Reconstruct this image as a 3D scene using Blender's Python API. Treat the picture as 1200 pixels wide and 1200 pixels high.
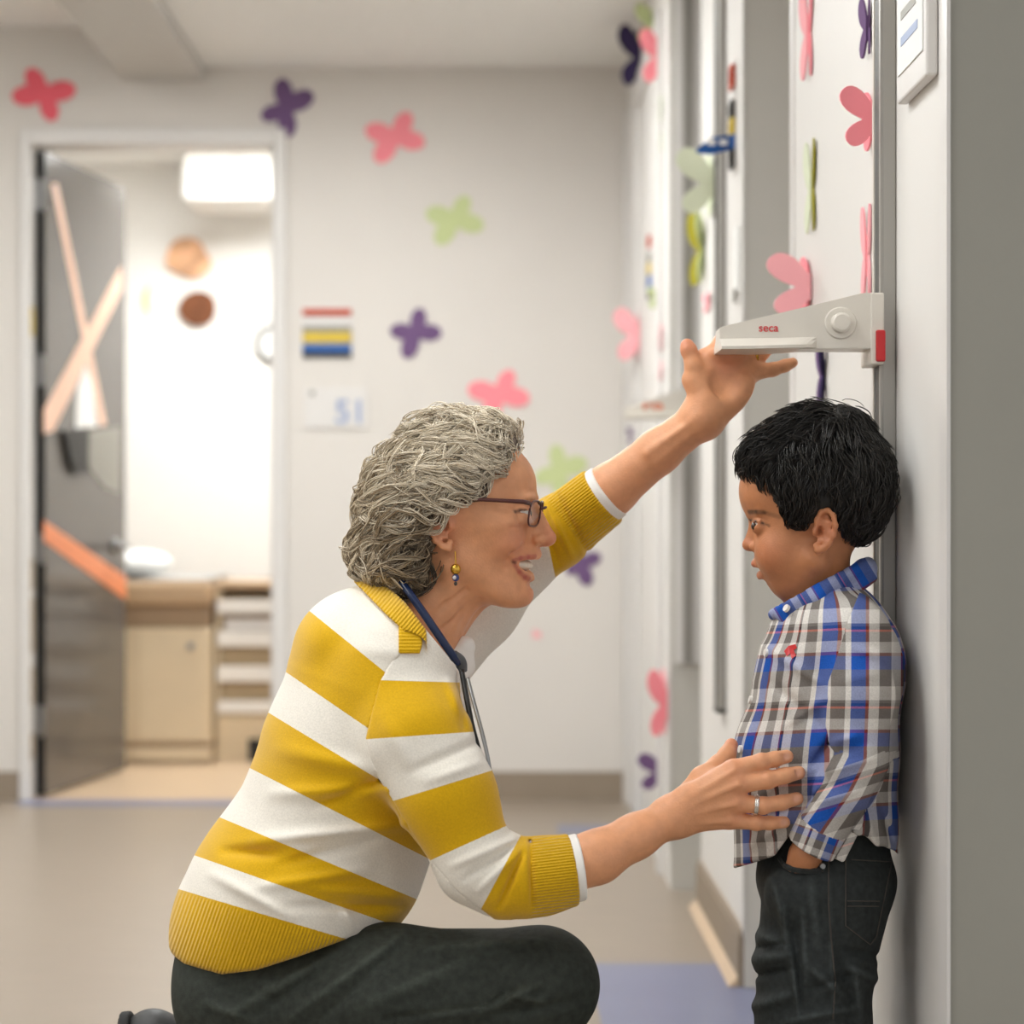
import bpy, bmesh, math, random
import numpy as np
from mathutils import Vector, Matrix

scene = bpy.context.scene
for o in list(bpy.data.objects):
    bpy.data.objects.remove(o)
COL = scene.collection

# ------------------------------------------------------------------ camera
CAM_H = 0.90            # eye height of the kneeling photographer
FPX = 2500.0            # 50 mm lens on a 24 mm square sensor, 1200 px
VPX, VPY = 577.0, 610.0 # vanishing point of the corridor
DS = 2.5                # distance of the two people
cam_d = bpy.data.cameras.new('camera')
cam = bpy.data.objects.new('camera', cam_d)
COL.objects.link(cam)
cam.location = (0, 0, CAM_H)
cam.rotation_euler = (math.radians(90), 0, 0)
cam_d.sensor_fit = 'HORIZONTAL'
cam_d.sensor_width = 24
cam_d.lens = 50
cam_d.shift_x = (600 - VPX) / 1200
cam_d.shift_y = (VPY - 600) / 1200
cam_d.clip_start = 0.05
cam_d.dof.use_dof = True
cam_d.dof.focus_distance = 2.46
cam_d.dof.aperture_fstop = 2.6
scene.camera = cam

# ------------------------------------------------------------------ light
scene.view_settings.view_transform = 'Standard'
scene.view_settings.look = 'None'
scene.view_settings.gamma = 1
scene.view_settings.use_curve_mapping = False
scene.view_settings.exposure = 1.0
world = bpy.data.worlds.new('world')
scene.world = world
world.use_nodes = True
wb = world.node_tree.nodes['Background']
wb.inputs[0].default_value = (0.98, 0.99, 1.0, 1)
wb.inputs[1].default_value = 0.42
# unseen ceiling light panels, some added as fill: (x, y, z, size x, size y, strength)
UNSEEN_PANELS = [(-1.75, 5.3, 2.49, 0.6, 1.2, 3.0),
          (-1.75, 3.1, 2.49, 0.6, 1.2, 4.5),
          (-0.50, 5.15, 2.36, 0.6, 1.2, 9.2),
          (-0.60, 2.35, 2.36, 0.6, 1.2, 4.6),
          (-1.75, 0.9, 2.49, 0.6, 1.2, 6.5),  # added as fill from the front left
          (-0.50, -1.4, 2.36, 0.6, 1.2, 2.4)]  # added behind the camera as front fill
EXAM_PANEL = (-0.75, 8.0, 2.39, 1.1, 0.6, 11.0)

# ------------------------------------------------------------------ helpers
def lin(c):
    c = c / 255.0
    return c / 12.92 if c <= 0.04045 else ((c + 0.055) / 1.055) ** 2.4

def rgb(r, g, b):
    return (lin(r), lin(g), lin(b), 1.0)

def pw(px, py, Y):
    """pixel + distance -> world point"""
    return ((px - VPX) / FPX * Y, Y, CAM_H + (VPY - py) / FPX * Y)

def zat(py, Y):
    return CAM_H + (VPY - py) / FPX * Y

def xat(px, Y):
    return (px - VPX) / FPX * Y

def material(name, col, rough=0.6, spec=0.4, noise=0.0, nscale=20, bump=0.0, bscale=200,
             metal=0.0, emit=None, estr=0.0, sss=0.0, coat=0.0, stretch=None):
    m = bpy.data.materials.new(name)
    m.use_nodes = True
    nt = m.node_tree
    b = nt.nodes['Principled BSDF']
    b.inputs['Base Color'].default_value = col
    b.inputs['Roughness'].default_value = rough
    b.inputs['Specular IOR Level'].default_value = spec
    b.inputs['Metallic'].default_value = metal
    if coat:
        b.inputs['Coat Weight'].default_value = coat
    if sss:
        b.inputs['Subsurface Weight'].default_value = sss
        b.inputs['Subsurface Radius'].default_value = (0.008, 0.004, 0.002)
        b.inputs['Subsurface Scale'].default_value = 1.0
    if emit:
        b.inputs['Emission Color'].default_value = emit
        b.inputs['Emission Strength'].default_value = estr
    tc = nt.nodes.new('ShaderNodeTexCoord')
    src = tc.outputs['Object']
    if stretch:
        mp = nt.nodes.new('ShaderNodeMapping')
        mp.inputs['Scale'].default_value = stretch
        nt.links.new(src, mp.inputs['Vector'])
        src = mp.outputs['Vector']
    if noise:
        n = nt.nodes.new('ShaderNodeTexNoise')
        n.inputs['Scale'].default_value = nscale
        n.inputs['Detail'].default_value = 4
        nt.links.new(src, n.inputs['Vector'])
        mr = nt.nodes.new('ShaderNodeMapRange')
        mr.inputs['From Min'].default_value = 0.25
        mr.inputs['From Max'].default_value = 0.75
        mr.inputs['To Min'].default_value = 1 - noise
        mr.inputs['To Max'].default_value = 1 + noise
        nt.links.new(n.outputs['Fac'], mr.inputs['Value'])
        mx = nt.nodes.new('ShaderNodeVectorMath')
        mx.operation = 'SCALE'
        mx.inputs[0].default_value = col[:3]
        nt.links.new(mr.outputs['Result'], mx.inputs['Scale'])
        nt.links.new(mx.outputs['Vector'], b.inputs['Base Color'])
    if bump:
        n2 = nt.nodes.new('ShaderNodeTexNoise')
        n2.inputs['Scale'].default_value = bscale
        n2.inputs['Detail'].default_value = 3
        nt.links.new(src, n2.inputs['Vector'])
        bp = nt.nodes.new('ShaderNodeBump')
        bp.inputs['Strength'].default_value = bump
        bp.inputs['Distance'].default_value = 0.002
        nt.links.new(n2.outputs['Fac'], bp.inputs['Height'])
        nt.links.new(bp.outputs['Normal'], b.inputs['Normal'])
    return m

def obj(name, bm, mat, parent=None, smooth=False):
    me = bpy.data.meshes.new(name)
    if smooth:
        for f in bm.faces:
            f.smooth = True
    bm.to_mesh(me)
    bm.free()
    me.materials.append(mat)
    o = bpy.data.objects.new(name, me)
    COL.objects.link(o)
    if parent is not None:
        o.parent = parent
    return o

def empty(name, loc=(0, 0, 0), rz=0.0):
    o = bpy.data.objects.new(name, None)
    o.empty_display_size = 0.05
    COL.objects.link(o)
    o.location = loc
    o.rotation_euler = (0, 0, rz)
    return o

def tag(o, label=None, cat=None, group=None, kind=None):
    if label:
        o['label'] = label
    if cat:
        o['category'] = cat
    if group:
        o['group'] = group
    if kind:
        o['kind'] = kind
    return o

def struct(o):
    o['kind'] = 'structure'
    return o

def keep_world(o, parent):
    """parent keeping the mesh, modelled in world space, where it stands"""
    o.parent = parent
    bpy.context.view_layer.update()
    o.matrix_parent_inverse = parent.matrix_world.inverted()
    return o

def bbox(bm, x0, x1, y0, y1, z0, z1, bevel=0.0):
    vs = [bm.verts.new((x, y, z)) for z in (z0, z1) for (x, y) in ((x0, y0), (x1, y0), (x1, y1), (x0, y1))]
    fs = [(3, 2, 1, 0), (4, 5, 6, 7), (0, 1, 5, 4), (1, 2, 6, 5), (2, 3, 7, 6), (3, 0, 4, 7)]
    faces = [bm.faces.new([vs[i] for i in f]) for f in fs]
    if bevel:
        es = list({e for f in faces for e in f.edges})
        bmesh.ops.bevel(bm, geom=es, offset=bevel, segments=2, affect='EDGES', profile=0.5)
    return vs

def boxobj(name, x0, x1, y0, y1, z0, z1, mat, parent=None, bevel=0.0):
    bm = bmesh.new()
    bbox(bm, x0, x1, y0, y1, z0, z1, bevel)
    return obj(name, bm, mat, parent)

def tube(bm, pts, r, seg=8, caps=True):
    pts = [Vector(p) for p in pts]
    rr = r if isinstance(r, (list, tuple)) else [r] * len(pts)
    rings = []
    up = Vector((0.31, 0.2, 0.93))
    for i, p in enumerate(pts):
        t = (pts[min(i + 1, len(pts) - 1)] - pts[max(i - 1, 0)]).normalized()
        a = t.cross(up)
        if a.length < 1e-4:
            a = t.cross(Vector((1, 0, 0)))
        a.normalize()
        b = t.cross(a)
        rings.append([bm.verts.new(p + (a * math.cos(2 * math.pi * k / seg) + b * math.sin(2 * math.pi * k / seg)) * rr[i]) for k in range(seg)])
    for i in range(len(rings) - 1):
        for k in range(seg):
            bm.faces.new((rings[i][k], rings[i][(k + 1) % seg], rings[i + 1][(k + 1) % seg], rings[i + 1][k]))
    if caps:
        bm.faces.new(list(reversed(rings[0])))
        bm.faces.new(rings[-1])

def tubeobj(name, pts, r, mat, parent=None, seg=10):
    bm = bmesh.new()
    tube(bm, pts, r, seg)
    return obj(name, bm, mat, parent, smooth=True)

def extrude_poly(bm, pts, off):
    """closed polygon (3-D points) extruded by vector off"""
    off = Vector(off)
    a = [bm.verts.new(p) for p in pts]
    b = [bm.verts.new(Vector(p) + off) for p in pts]
    bm.faces.new(a)
    bm.faces.new(list(reversed(b)))
    n = len(a)
    for i in range(n):
        bm.faces.new((a[(i + 1) % n], a[i], b[i], b[(i + 1) % n]))
    bmesh.ops.recalc_face_normals(bm, faces=bm.faces[:])

def polyobj(name, pts, off, mat, parent=None):
    bm = bmesh.new()
    extrude_poly(bm, pts, off)
    return obj(name, bm, mat, parent)

def textobj(name, body, size, mat, M, parent=None, extrude=0.0005, bold=0.0):
    cu = bpy.data.curves.new(name, 'FONT')
    cu.body = body
    cu.size = size
    cu.extrude = extrude
    cu.offset = bold
    cu.align_x = 'CENTER'
    cu.align_y = 'CENTER'
    t = bpy.data.objects.new(name + '_tmp', cu)
    COL.objects.link(t)
    bpy.context.view_layer.update()
    dg = bpy.context.evaluated_depsgraph_get()
    me = bpy.data.meshes.new_from_object(t.evaluated_get(dg))
    bpy.data.objects.remove(t)
    me.transform(M)
    me.materials.clear()
    me.materials.append(mat)
    o = bpy.data.objects.new(name, me)
    COL.objects.link(o)
    if parent is not None:
        o.parent = parent
    return o

FRONT = Matrix.Rotation(math.radians(90), 4, 'X')   # text plane facing the camera (-Y)

# ------------------------------------------------------------------ materials
M = {}
M['wall'] = material('wall_paint', rgb(224, 221, 217), 0.55, 0.35, noise=0.02, nscale=3, bump=0.04, bscale=400)
M['wall_far'] = material('wall_paint_far', rgb(222, 217, 211), 0.6, 0.3, noise=0.02, nscale=3, bump=0.04, bscale=400)
M['white'] = material('white_paint', rgb(236, 233, 228), 0.5, 0.4, noise=0.01, bump=0.02)
M['casing'] = material('casing_paint', rgb(222, 219, 216), 0.4, 0.5, noise=0.01)
M['ceiling'] = material('ceiling_tile', rgb(244, 243, 240), 0.8, 0.2, noise=0.02, nscale=30, bump=0.1, bscale=300)
M['beam'] = material('beam_paint', rgb(204, 201, 196), 0.6, 0.3, noise=0.02)
M['base'] = material('rubber_base', rgb(150, 136, 120), 0.6, 0.3, noise=0.04, nscale=12)
M['floor'] = material('vinyl_floor', rgb(152, 139, 124), 0.34, 0.45, noise=0.05, nscale=6, bump=0.02, bscale=60, stretch=(1, 6, 1))
M['blue_floor'] = material('vinyl_blue', rgb(122, 126, 152), 0.32, 0.45, noise=0.04, nscale=6)
M['exam_floor'] = material('vinyl_exam', rgb(202, 176, 146), 0.35, 0.45, noise=0.04, nscale=8)
M['door'] = material('door_laminate', rgb(98, 94, 90), 0.16, 0.5, noise=0.03, nscale=6)
M['door_edge'] = material('door_edge', rgb(28, 28, 26), 0.4, 0.4, noise=0.05)
M['steel'] = material('brushed_steel', rgb(150, 150, 150), 0.35, 0.5, metal=0.9, noise=0.05, nscale=60)
M['alu'] = material('aluminium_rail', rgb(165, 162, 156), 0.38, 0.5, metal=0.55, noise=0.04, nscale=30, stretch=(1, 1, 0.1))
M['alu_dark'] = material('rail_groove', rgb(70, 69, 66), 0.5, 0.4, noise=0.04)
M['orange'] = material('orange_tape', rgb(232, 142, 96), 0.4, 0.4, noise=0.06, nscale=18)
M['pale_orange'] = material('pale_orange_tape', rgb(238, 196, 172), 0.4, 0.4, noise=0.05, nscale=18)
M['black'] = material('black_plastic', rgb(30, 30, 30), 0.45, 0.4, noise=0.05)
M['paper'] = material('paper', rgb(240, 240, 238), 0.7, 0.2, noise=0.01)
M['pink'] = material('foam_pink', rgb(252, 150, 160), 0.75, 0.15, noise=0.03)
M['rose'] = material('foam_rose', rgb(242, 108, 122), 0.75, 0.15, noise=0.03)
M['palepink'] = material('foam_pale_pink', rgb(250, 178, 184), 0.75, 0.15, noise=0.03)
M['green'] = material('foam_green', rgb(202, 213, 158), 0.75, 0.15, noise=0.03)
M['palegreen'] = material('foam_pale_green', rgb(220, 226, 200), 0.75, 0.15, noise=0.03)
M['olive'] = material('foam_olive', rgb(160, 152, 40), 0.75, 0.15, noise=0.08)
M['purple'] = material('foam_purple', rgb(116, 90, 130), 0.75, 0.15, noise=0.04)
M['darkpurple'] = material('foam_dark_purple', rgb(66, 56, 92), 0.75, 0.15, noise=0.06)
M['plastic'] = material('stadiometer_plastic', rgb(222, 216, 206), 0.35, 0.45, noise=0.015, nscale=40, bump=0.02, bscale=600)
M['red'] = material('red_plastic', rgb(196, 40, 44), 0.4, 0.45, noise=0.03)
M['redink'] = material('red_print', rgb(214, 60, 66), 0.5, 0.3, noise=0.02)
M['signred'] = material('flag_red', rgb(196, 80, 52), 0.5, 0.3, noise=0.03)
M['signyellow'] = material('flag_yellow', rgb(214, 186, 70), 0.5, 0.3, noise=0.03)
M['signblue'] = material('flag_blue', rgb(42, 96, 168), 0.5, 0.3, noise=0.03)
M['signblack'] = material('flag_black', rgb(52, 50, 48), 0.5, 0.3, noise=0.03)
M['signgrey'] = material('flag_grey', rgb(150, 148, 140), 0.5, 0.3, noise=0.03)
M['greyblue'] = material('sign_digit', rgb(156, 170, 202), 0.5, 0.3, noise=0.02)
M['cream'] = material('exam_table_cream', rgb(214, 196, 166), 0.45, 0.4, noise=0.02, nscale=10)
M['cream_dark'] = material('exam_table_trim', rgb(150, 126, 100), 0.5, 0.4, noise=0.03)
M['vinyl'] = material('exam_vinyl', rgb(186, 158, 126), 0.4, 0.4, noise=0.03, bump=0.05, bscale=120)
M['tan'] = material('tan_drawer', rgb(172, 152, 122), 0.5, 0.3, noise=0.03)
M['rock1'] = material('planet_tan', rgb(214, 166, 130), 0.7, 0.2, noise=0.45, nscale=22)
M['rock2'] = material('planet_brown', rgb(116, 72, 48), 0.7, 0.2, noise=0.35, nscale=26)
M['light'] = material('diffuser', rgb(250, 246, 238), 0.6, 0.2, emit=(0.98, 1.0, 0.995, 1), estr=1.0)

# ------------------------------------------------------------------ the setting
YF = 6.87          # corridor end wall
XR = 0.485         # right-hand corridor wall plane
FSC = FPX / YF     # pixels per metre at the end wall
ZC = 2.36          # corridor ceiling
XL = -3.2

struct(boxobj('floor', XL, 2.0, -2.5, YF, -0.1, 0.0, M['floor']))
floor = bpy.data.objects['floor']
boxobj('floor_inlay', 0.195, XR + 0.02, 3.45, 4.33, -0.01, 0.0012, M['blue_floor'], floor)
boxobj('floor_inlay', 0.19, 0.5, 6.12, 6.3, -0.01, 0.0012, M['blue_floor'], floor)
boxobj('floor_inlay', xat(28, YF), xat(292, YF), YF - 0.14, YF, -0.01, 0.0012, M['blue_floor'], floor)

dx0, dx1 = xat(46, YF), xat(321, YF)     # doorway jambs
dz = zat(170, YF)                        # doorway head
WT = 0.13
bm = bmesh.new()
bbox(bm, XL, dx0 - 0.03, YF, YF + WT, 0, 2.6)
bbox(bm, dx1 + 0.02, 0.62, YF, YF + WT, 0, 2.6)
bbox(bm, dx0 - 0.03, dx1 + 0.02, YF, YF + WT, dz + 0.02, 2.6)
struct(obj('wall_back', bm, M['wall_far']))

# steel door frame: two jambs and a head, each with a stop
bm = bmesh.new()
bbox(bm, dx0 - 0.06, dx0 - 0.025, YF - 0.022, YF + WT + 0.01, 0, dz + 0.05, 0.004)
bbox(bm, dx1, dx1 + 0.04, YF - 0.022, YF + WT + 0.01, 0, dz + 0.05, 0.004)
bbox(bm, dx0 - 0.025, dx1, YF - 0.022, YF + WT + 0.01, dz, dz + 0.05, 0.004)
bbox(bm, dx1 - 0.012, dx1, YF + 0.03, YF + 0.07, 0, dz)
trim1 = struct(obj('trim_1', bm, M['casing']))

def baseboard(name, x0, x1, y0, y1, h=0.1):
    bm = bmesh.new()
    bbox(bm, x0, x1, y0, y1, 0, h - 0.012)
    if abs(y1 - y0) < abs(x1 - x0):
        bbox(bm, x0, x1, y0 + 0.004, y1, h - 0.012, h)
    else:
        bbox(bm, x0 + 0.004, x1, y0, y1, h - 0.012, h)
    return struct(obj(name, bm, M['base']))
baseboard('baseboard_back', dx1 + 0.04, 0.4345, YF - 0.012, YF, 0.092)
baseboard('baseboard_left', XL, dx0 - 0.06, YF - 0.012, YF, 0.092)

# right-hand wall: three bays with two recesses between them
YA0, YA1 = 2.27, 3.46
YB0, YB1 = 4.11, 4.96
YC0 = 5.2
XC = 0.434
bm = bmesh.new()
bbox(bm, XR, 2.0, YA0, YA1, 0, 2.6)
wa = struct(obj('wall_right', bm, M['wall']))
M['grey_unlit_end'] = material('grey_unlit_end', rgb(158, 156, 147), 0.6, 0.3, noise=0.03, nscale=5, bump=0.05, bscale=500)  # grey end face, its unlit look darkened into the colour
boxobj('shaded_end', XR + 0.001, 2.0, YA0 - 0.004, YA0, 0, 2.6, M['grey_unlit_end'], wa)
bm = bmesh.new()
bbox(bm, XR, 2.0, YB0, YB1, 0, 2.6)
wb_ = struct(obj('wall_right_middle', bm, M['wall']))
bm = bmesh.new()
bbox(bm, XC, 2.0, YC0, YF, 0, 2.6)
wc = struct(obj('wall_right_end', bm, M['wall']))
M['shaded_jamb'] = material('shaded_jamb_tone', rgb(208, 205, 198), 0.6, 0.3, noise=0.03, nscale=5)  # greyer than the wall: the jambs' shade is put into the colour
boxobj('shaded_end', XR + 0.001, 1.15, YB0 - 0.004, YB0, 0, 2.6, M['shaded_jamb'], wb_)  # thin sheet added to carry the shaded jamb colour
boxobj('shaded_end', XC + 0.001, 1.15, YC0 - 0.004, YC0, 0, 2.6, M['shaded_jamb'], wc)
bm = bmesh.new()
bbox(bm, 1.15, 2.0, YA1, YB0, 0, 2.6)
bbox(bm, 1.15, 2.0, YB1, YC0, 0, 2.6)
struct(obj('wall_recess', bm, M['wall']))
# corner guards
def guard(x, y, sx, sy, z0, z1, parent):
    """L-shaped corner guard on a convex corner; sx, sy point out of the two faces"""
    bm = bmesh.new()
    L, t = 0.035, 0.003
    bbox(bm, min(x, x + sx * t), max(x, x + sx * t), min(y, y - sy * L), max(y, y - sy * L), z0, z1)
    L2 = 0.001
    bbox(bm, min(x + sx * t, x - sx * L2), max(x + sx * t, x - sx * L2), min(y, y + sy * t), max(y, y + sy * t), z0, z1)
    return obj('corner_guard', bm, M['casing'], parent)
guard(XR, YA0 - 0.004, -1, -1, 0.1, 2.35, wa)
guard(XR, YB0 - 0.004, -1, -1, 0.1, 2.35, wb_)
guard(XC, YC0 - 0.004, -1, -1, 0.1, 2.35, wc)
boxobj('corner_guard', XR - 0.003, XR + 0.0, YA1 - 0.045, YA1 - 0.002, 0.1, 2.35, M['casing'], wa)
baseboard('baseboard_right', XR - 0.012, XR, YA0, YA1, 0.11)
baseboard('baseboard_right_middle', XR - 0.012, XR, YB0, YB1, 0.112)
# a sloped bead at the foot of the middle baseboard
polyobj('floor_bead', [(XR - 0.03, YB0, 0.0015), (XR - 0.012, YB0, 0.0015), (XR - 0.012, YB0, 0.02)], (0, YB1 - YB0, 0), M['exam_floor'], bpy.data.objects['baseboard_right_middle'])
# end bay: door-like white frames standing proud of the wall
bm = bmesh.new()
for (ya, yb) in ((5.42, 5.5), (6.3, 6.38), (6.74, 6.86)):
    bbox(bm, XC - 0.014, XC, ya, yb, 0, 2.2, 0.003)
bbox(bm, XC - 0.014, XC, 5.5, 6.3, 2.12, 2.2, 0.003)
struct(obj('trim_2', bm, M['casing']))

# ceilings and beam
bm = bmesh.new()
bbox(bm, -0.93, XR + 1.5, -2.5, YF, ZC, ZC + 0.1)
bbox(bm, XL, -1.19, -2.5, YF, 2.49, 2.6)
struct(obj('ceiling', bm, M['ceiling']))
bm = bmesh.new()
bbox(bm, -1.187, -0.926, -2.5, YF, 2.315, 2.55)
struct(obj('trim_beam', bm, M['beam']))
# side wall of the open area on the left
struct(boxobj('wall_left', XL - 0.1, XL, -2.5, YF, 0, 2.6, M['wall']))

# ceiling light panels, those of the corridor unseen
def light_panel(spec, label, group):
    x, y, z, sx, sy, s = spec
    if x < -1.19:
        z = 2.49
    r = empty('ceiling_light', (x, y, z))
    tag(r, label, 'light', group)
    m = M['light'].copy()
    m.node_tree.nodes['Principled BSDF'].inputs['Emission Strength'].default_value = s
    o = boxobj('diffuser', -sx / 2, sx / 2, -sy / 2, sy / 2, -0.012, -0.006, m, r)
    bm = bmesh.new()
    t = 0.02
    bbox(bm, -sx / 2 - t, sx / 2 + t, -sy / 2 - t, -sy / 2, -0.02, 0)
    bbox(bm, -sx / 2 - t, sx / 2 + t, sy / 2, sy / 2 + t, -0.02, 0)
    bbox(bm, -sx / 2 - t, -sx / 2, -sy / 2, sy / 2, -0.02, 0)
    bbox(bm, sx / 2, sx / 2 + t, -sy / 2, sy / 2, -0.02, 0)
    obj('frame', bm, M['white'], r)
for i, s in enumerate(UNSEEN_PANELS):
    light_panel(s, 'unseen white rectangular light panel set in the corridor ceiling', 'unseen corridor ceiling lights')
light_panel(EXAM_PANEL, 'white light panel in the ceiling of the exam room', None)

# ------------------------------------------------------------------ exam room behind the doorway
YE = 9.0
EX0, EX1 = -2.1, 0.6
struct(boxobj('floor_exam_room', EX0, EX1, YF, YE, -0.1, 0.0, M['exam_floor']))
struct(boxobj('wall_exam_back', EX0, EX1, YE, YE + 0.1, 0, 2.5, M['white']))
struct(boxobj('wall_exam_left', EX0 - 0.1, EX0, YF + WT, YE, 0, 2.5, M['white']))
struct(boxobj('wall_exam_right', EX1, EX1 + 0.1, YF + WT, YE, 0, 2.5, M['white']))
struct(boxobj('ceiling_exam_room', EX0, EX1, YF + WT, YE, 2.4, 2.5, M['ceiling']))

# ------------------------------------------------------------------ door leaf, open into the exam room
HX, HY = xat(49, YF), YF + 0.055
DA = math.radians(80.2)
DL = dx1 - dx0 + 0.01
door = struct(empty('door_1', (HX, HY, 0), DA))
zt = dz - 0.012
boxobj('door_leaf', 0.0, DL, 0.0, 0.03, 0.008, zt, M['door'], door)
boxobj('door_edge', -0.004, 0.0, -0.001, 0.031, 0.008, zt, M['door_edge'], door)
def leaf(px, py):
    k = (px - VPX) / FPX
    c, s = math.cos(DA), math.sin(DA)
    t = (k * HY - HX) / (c - k * s)
    Y = HY + t * s
    return (t, -0.0005, zat(py, Y))
def leafpoly(name, pts, mat, th=0.002):
    return polyobj(name, [leaf(*p) for p in pts], (0, -th, 0), mat, door)
leafpoly('tape_stripe', [(51, 480), (51, 508), (62, 505), (142, 340), (142, 312), (132, 330)], M['pale_orange'])
leafpoly('tape_stripe', [(60, 215), (67, 215), (124, 497), (117, 500)], M['pale_orange'], 0.0012)
leafpoly('tape_stripe', [(51, 610), (51, 634), (147, 703), (147, 676)], M['orange'])
leafpoly('white_reflection', [(100, 428), (107, 450), (113, 500), (88, 502), (90, 455)], M['paper'])  # white reflection in the glossy leaf, built as a pale sheet
leafpoly('mottled_reflection', [(101, 506), (140, 500), (140, 578), (122, 572), (104, 548)], M['signgrey'], 0.003)  # mottled reflection in the leaf, built as a grey sheet
leafpoly('dark_reflection', [(70, 505), (98, 505), (97, 553), (84, 556), (78, 545)], M['black'], 0.02)  # dark reflection in the leaf, built as a black block
# lever handle near the free edge
hp = leaf(134, 640)
hd = tubeobj('door_lever', [(hp[0], 0, hp[2]), (hp[0], -0.05, hp[2]), (hp[0] - 0.02, -0.06, hp[2]), (hp[0] - 0.11, -0.06, hp[2])], 0.011, M['steel'], door)
tubeobj('lever_rose', [(hp[0], 0.0, hp[2]), (hp[0], -0.012, hp[2])], 0.026, M['steel'], hd, seg=16)
for py in (228, 434, 643, 845):
    z = zat(py, HY)
    h = empty('hinge', (0, 0, 0))
    h.parent = door
    bm = bmesh.new()
    tube(bm, [(-0.012, 0.036, z - 0.05), (-0.012, 0.036, z + 0.05)], 0.011, 10)
    bbox(bm, -0.008, -0.0045, 0.0, 0.045, z - 0.05, z + 0.05)
    bpy.data.objects.remove(h)
    obj('hinge', bm, M['steel'], door)
# yellow and tan strips on the hinge jamb of the frame
for (y0, y1) in ((360, 393), (655, 692), (700, 765), (782, 826), (860, 890)):
    m_ = M['signyellow'] if y0 == 360 else M['tan']
    boxobj('jamb_mark', dx0 - 0.026, dx0 - 0.0235, YF - 0.01, YF + 0.03, zat(y1, YF), zat(y0, YF), m_, trim1)

# ------------------------------------------------------------------ exam table
TY = 7.9
et = tag(empty('exam_table', (xat(190, TY), TY + 0.4, 0)), 'cream exam table with tan padded top behind the open door', 'exam table')
def ebox(name, px0, px1, py0, py1, ya, yb, mat, root, bev=0.0):
    ox, oy = root.location.x, root.location.y
    return boxobj(name, xat(px0, ya) - ox, xat(px1, ya) - ox, ya - oy, yb - oy, zat(py1, ya), zat(py0, ya), mat, root, bev)
eb = ebox('body', 60, 247, 736, 876, TY, TY + 0.65, M['cream'], et, 0.01)
ebox('apron', 60, 246, 708, 736, TY + 0.015, TY + 0.64, M['cream_dark'], et, 0.008)
ebox('cushion', 50, 247, 681, 710, TY - 0.02, TY + 0.68, M['vinyl'], et, 0.022)
ebox('kick_strip', 60, 247, 870, 878, TY - 0.004, TY + 0.6, M['cream_dark'], et)
ebox('plinth', 60, 247, 877, 892, TY - 0.01, TY + 0.6, M['cream'], et, 0.004)
z_ = zat(681, TY)
ebox('front_panel', 72, 240, 752, 868, TY - 0.006, TY, M['cream'], et, 0.003)
bm = bmesh.new()
tube(bm, [(xat(224, TY) - et.location.x, TY - et.location.y - 0.02, zat(757, TY)), (xat(224, TY) - et.location.x, TY - et.location.y, zat(757, TY))], 0.014, 14)
obj('knob', bm, M['steel'], et)
# paper cover and pillow lying on the couch
bm = bmesh.new()
nx, ny = 24, 10
grid = []
for i in range(nx + 1):
    for j in range(ny + 1):
        x = xat(60, TY) + (xat(246, TY) - xat(60, TY)) * i / nx
        y = TY + 0.64 * j / ny
        grid.append(bm.verts.new((x, y, z_ + 0.004 + 0.006 * abs(math.sin(i * 1.7 + j)))))
for i in range(nx):
    for j in range(ny):
        a = i * (ny + 1) + j
        bm.faces.new((grid[a], grid[a + ny + 1], grid[a + ny + 2], grid[a + 1]))
bmesh.ops.solidify(bm, geom=bm.faces[:], thickness=0.002)
tag(obj('paper_cover', bm, M['paper'], smooth=True), 'crinkled white paper cover spread over the exam table', 'paper')
bm = bmesh.new()
bmesh.ops.create_uvsphere(bm, u_segments=24, v_segments=14, radius=1)
for v in bm.verts:
    s = lambda t: math.copysign(abs(t) ** 0.65, t)
    v.co = (xat(150, 8.2) + 0.16 * s(v.co.x), 8.2 + 0.2 * s(v.co.y), z_ + 0.062 + 0.05 * v.co.z)
tag(obj('pillow', bm, M['paper'], smooth=True), 'white pillow lying on the exam table', 'pillow')

# drawer cabinet beside the table
CY = 7.97
dc = tag(empty('drawer_cabinet', (xat(300, CY), CY + 0.3, 0)), 'cream cabinet of open trays and drawers at the end of exam table', 'cabinet')
ebox('body', 253, 350, 700, 868, CY + 0.03, CY + 0.5, M['tan'], dc)
ebox('worktop', 253, 352, 682, 690, CY, CY + 0.5, M['vinyl'], dc, 0.006)
ebox('back_panel', 256, 350, 690, 702, CY + 0.12, CY + 0.5, M['cream_dark'], dc)
ebox('side_panel', 253, 258, 690, 868, CY, CY + 0.5, M['cream'], dc)
for (a, b) in ((704, 719), (740, 758), (781, 799), (822, 836)):
    d = ebox('drawer', 254, 350, a, b, CY - 0.012, CY + 0.4, M['white'], dc, 0.004)
for (a, b) in ((720, 739), (759, 780), (800, 821)):
    ebox('tray_recess', 262, 350, a, b, CY + 0.022, CY + 0.035, M['cream_dark'] if a == 720 else M['tan'], dc)
ebox('tray_box', 264, 350, 726, 738, CY + 0.0, CY + 0.02, M['casing'], dc)
ebox('lower_panel', 253, 350, 837, 893, CY + 0.01, CY + 0.48, M['cream'], dc, 0.003)
ebox('dark_opening', 291, 312, 866, 893, CY - 0.002, CY + 0.012, M['black'], dc)

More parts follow.
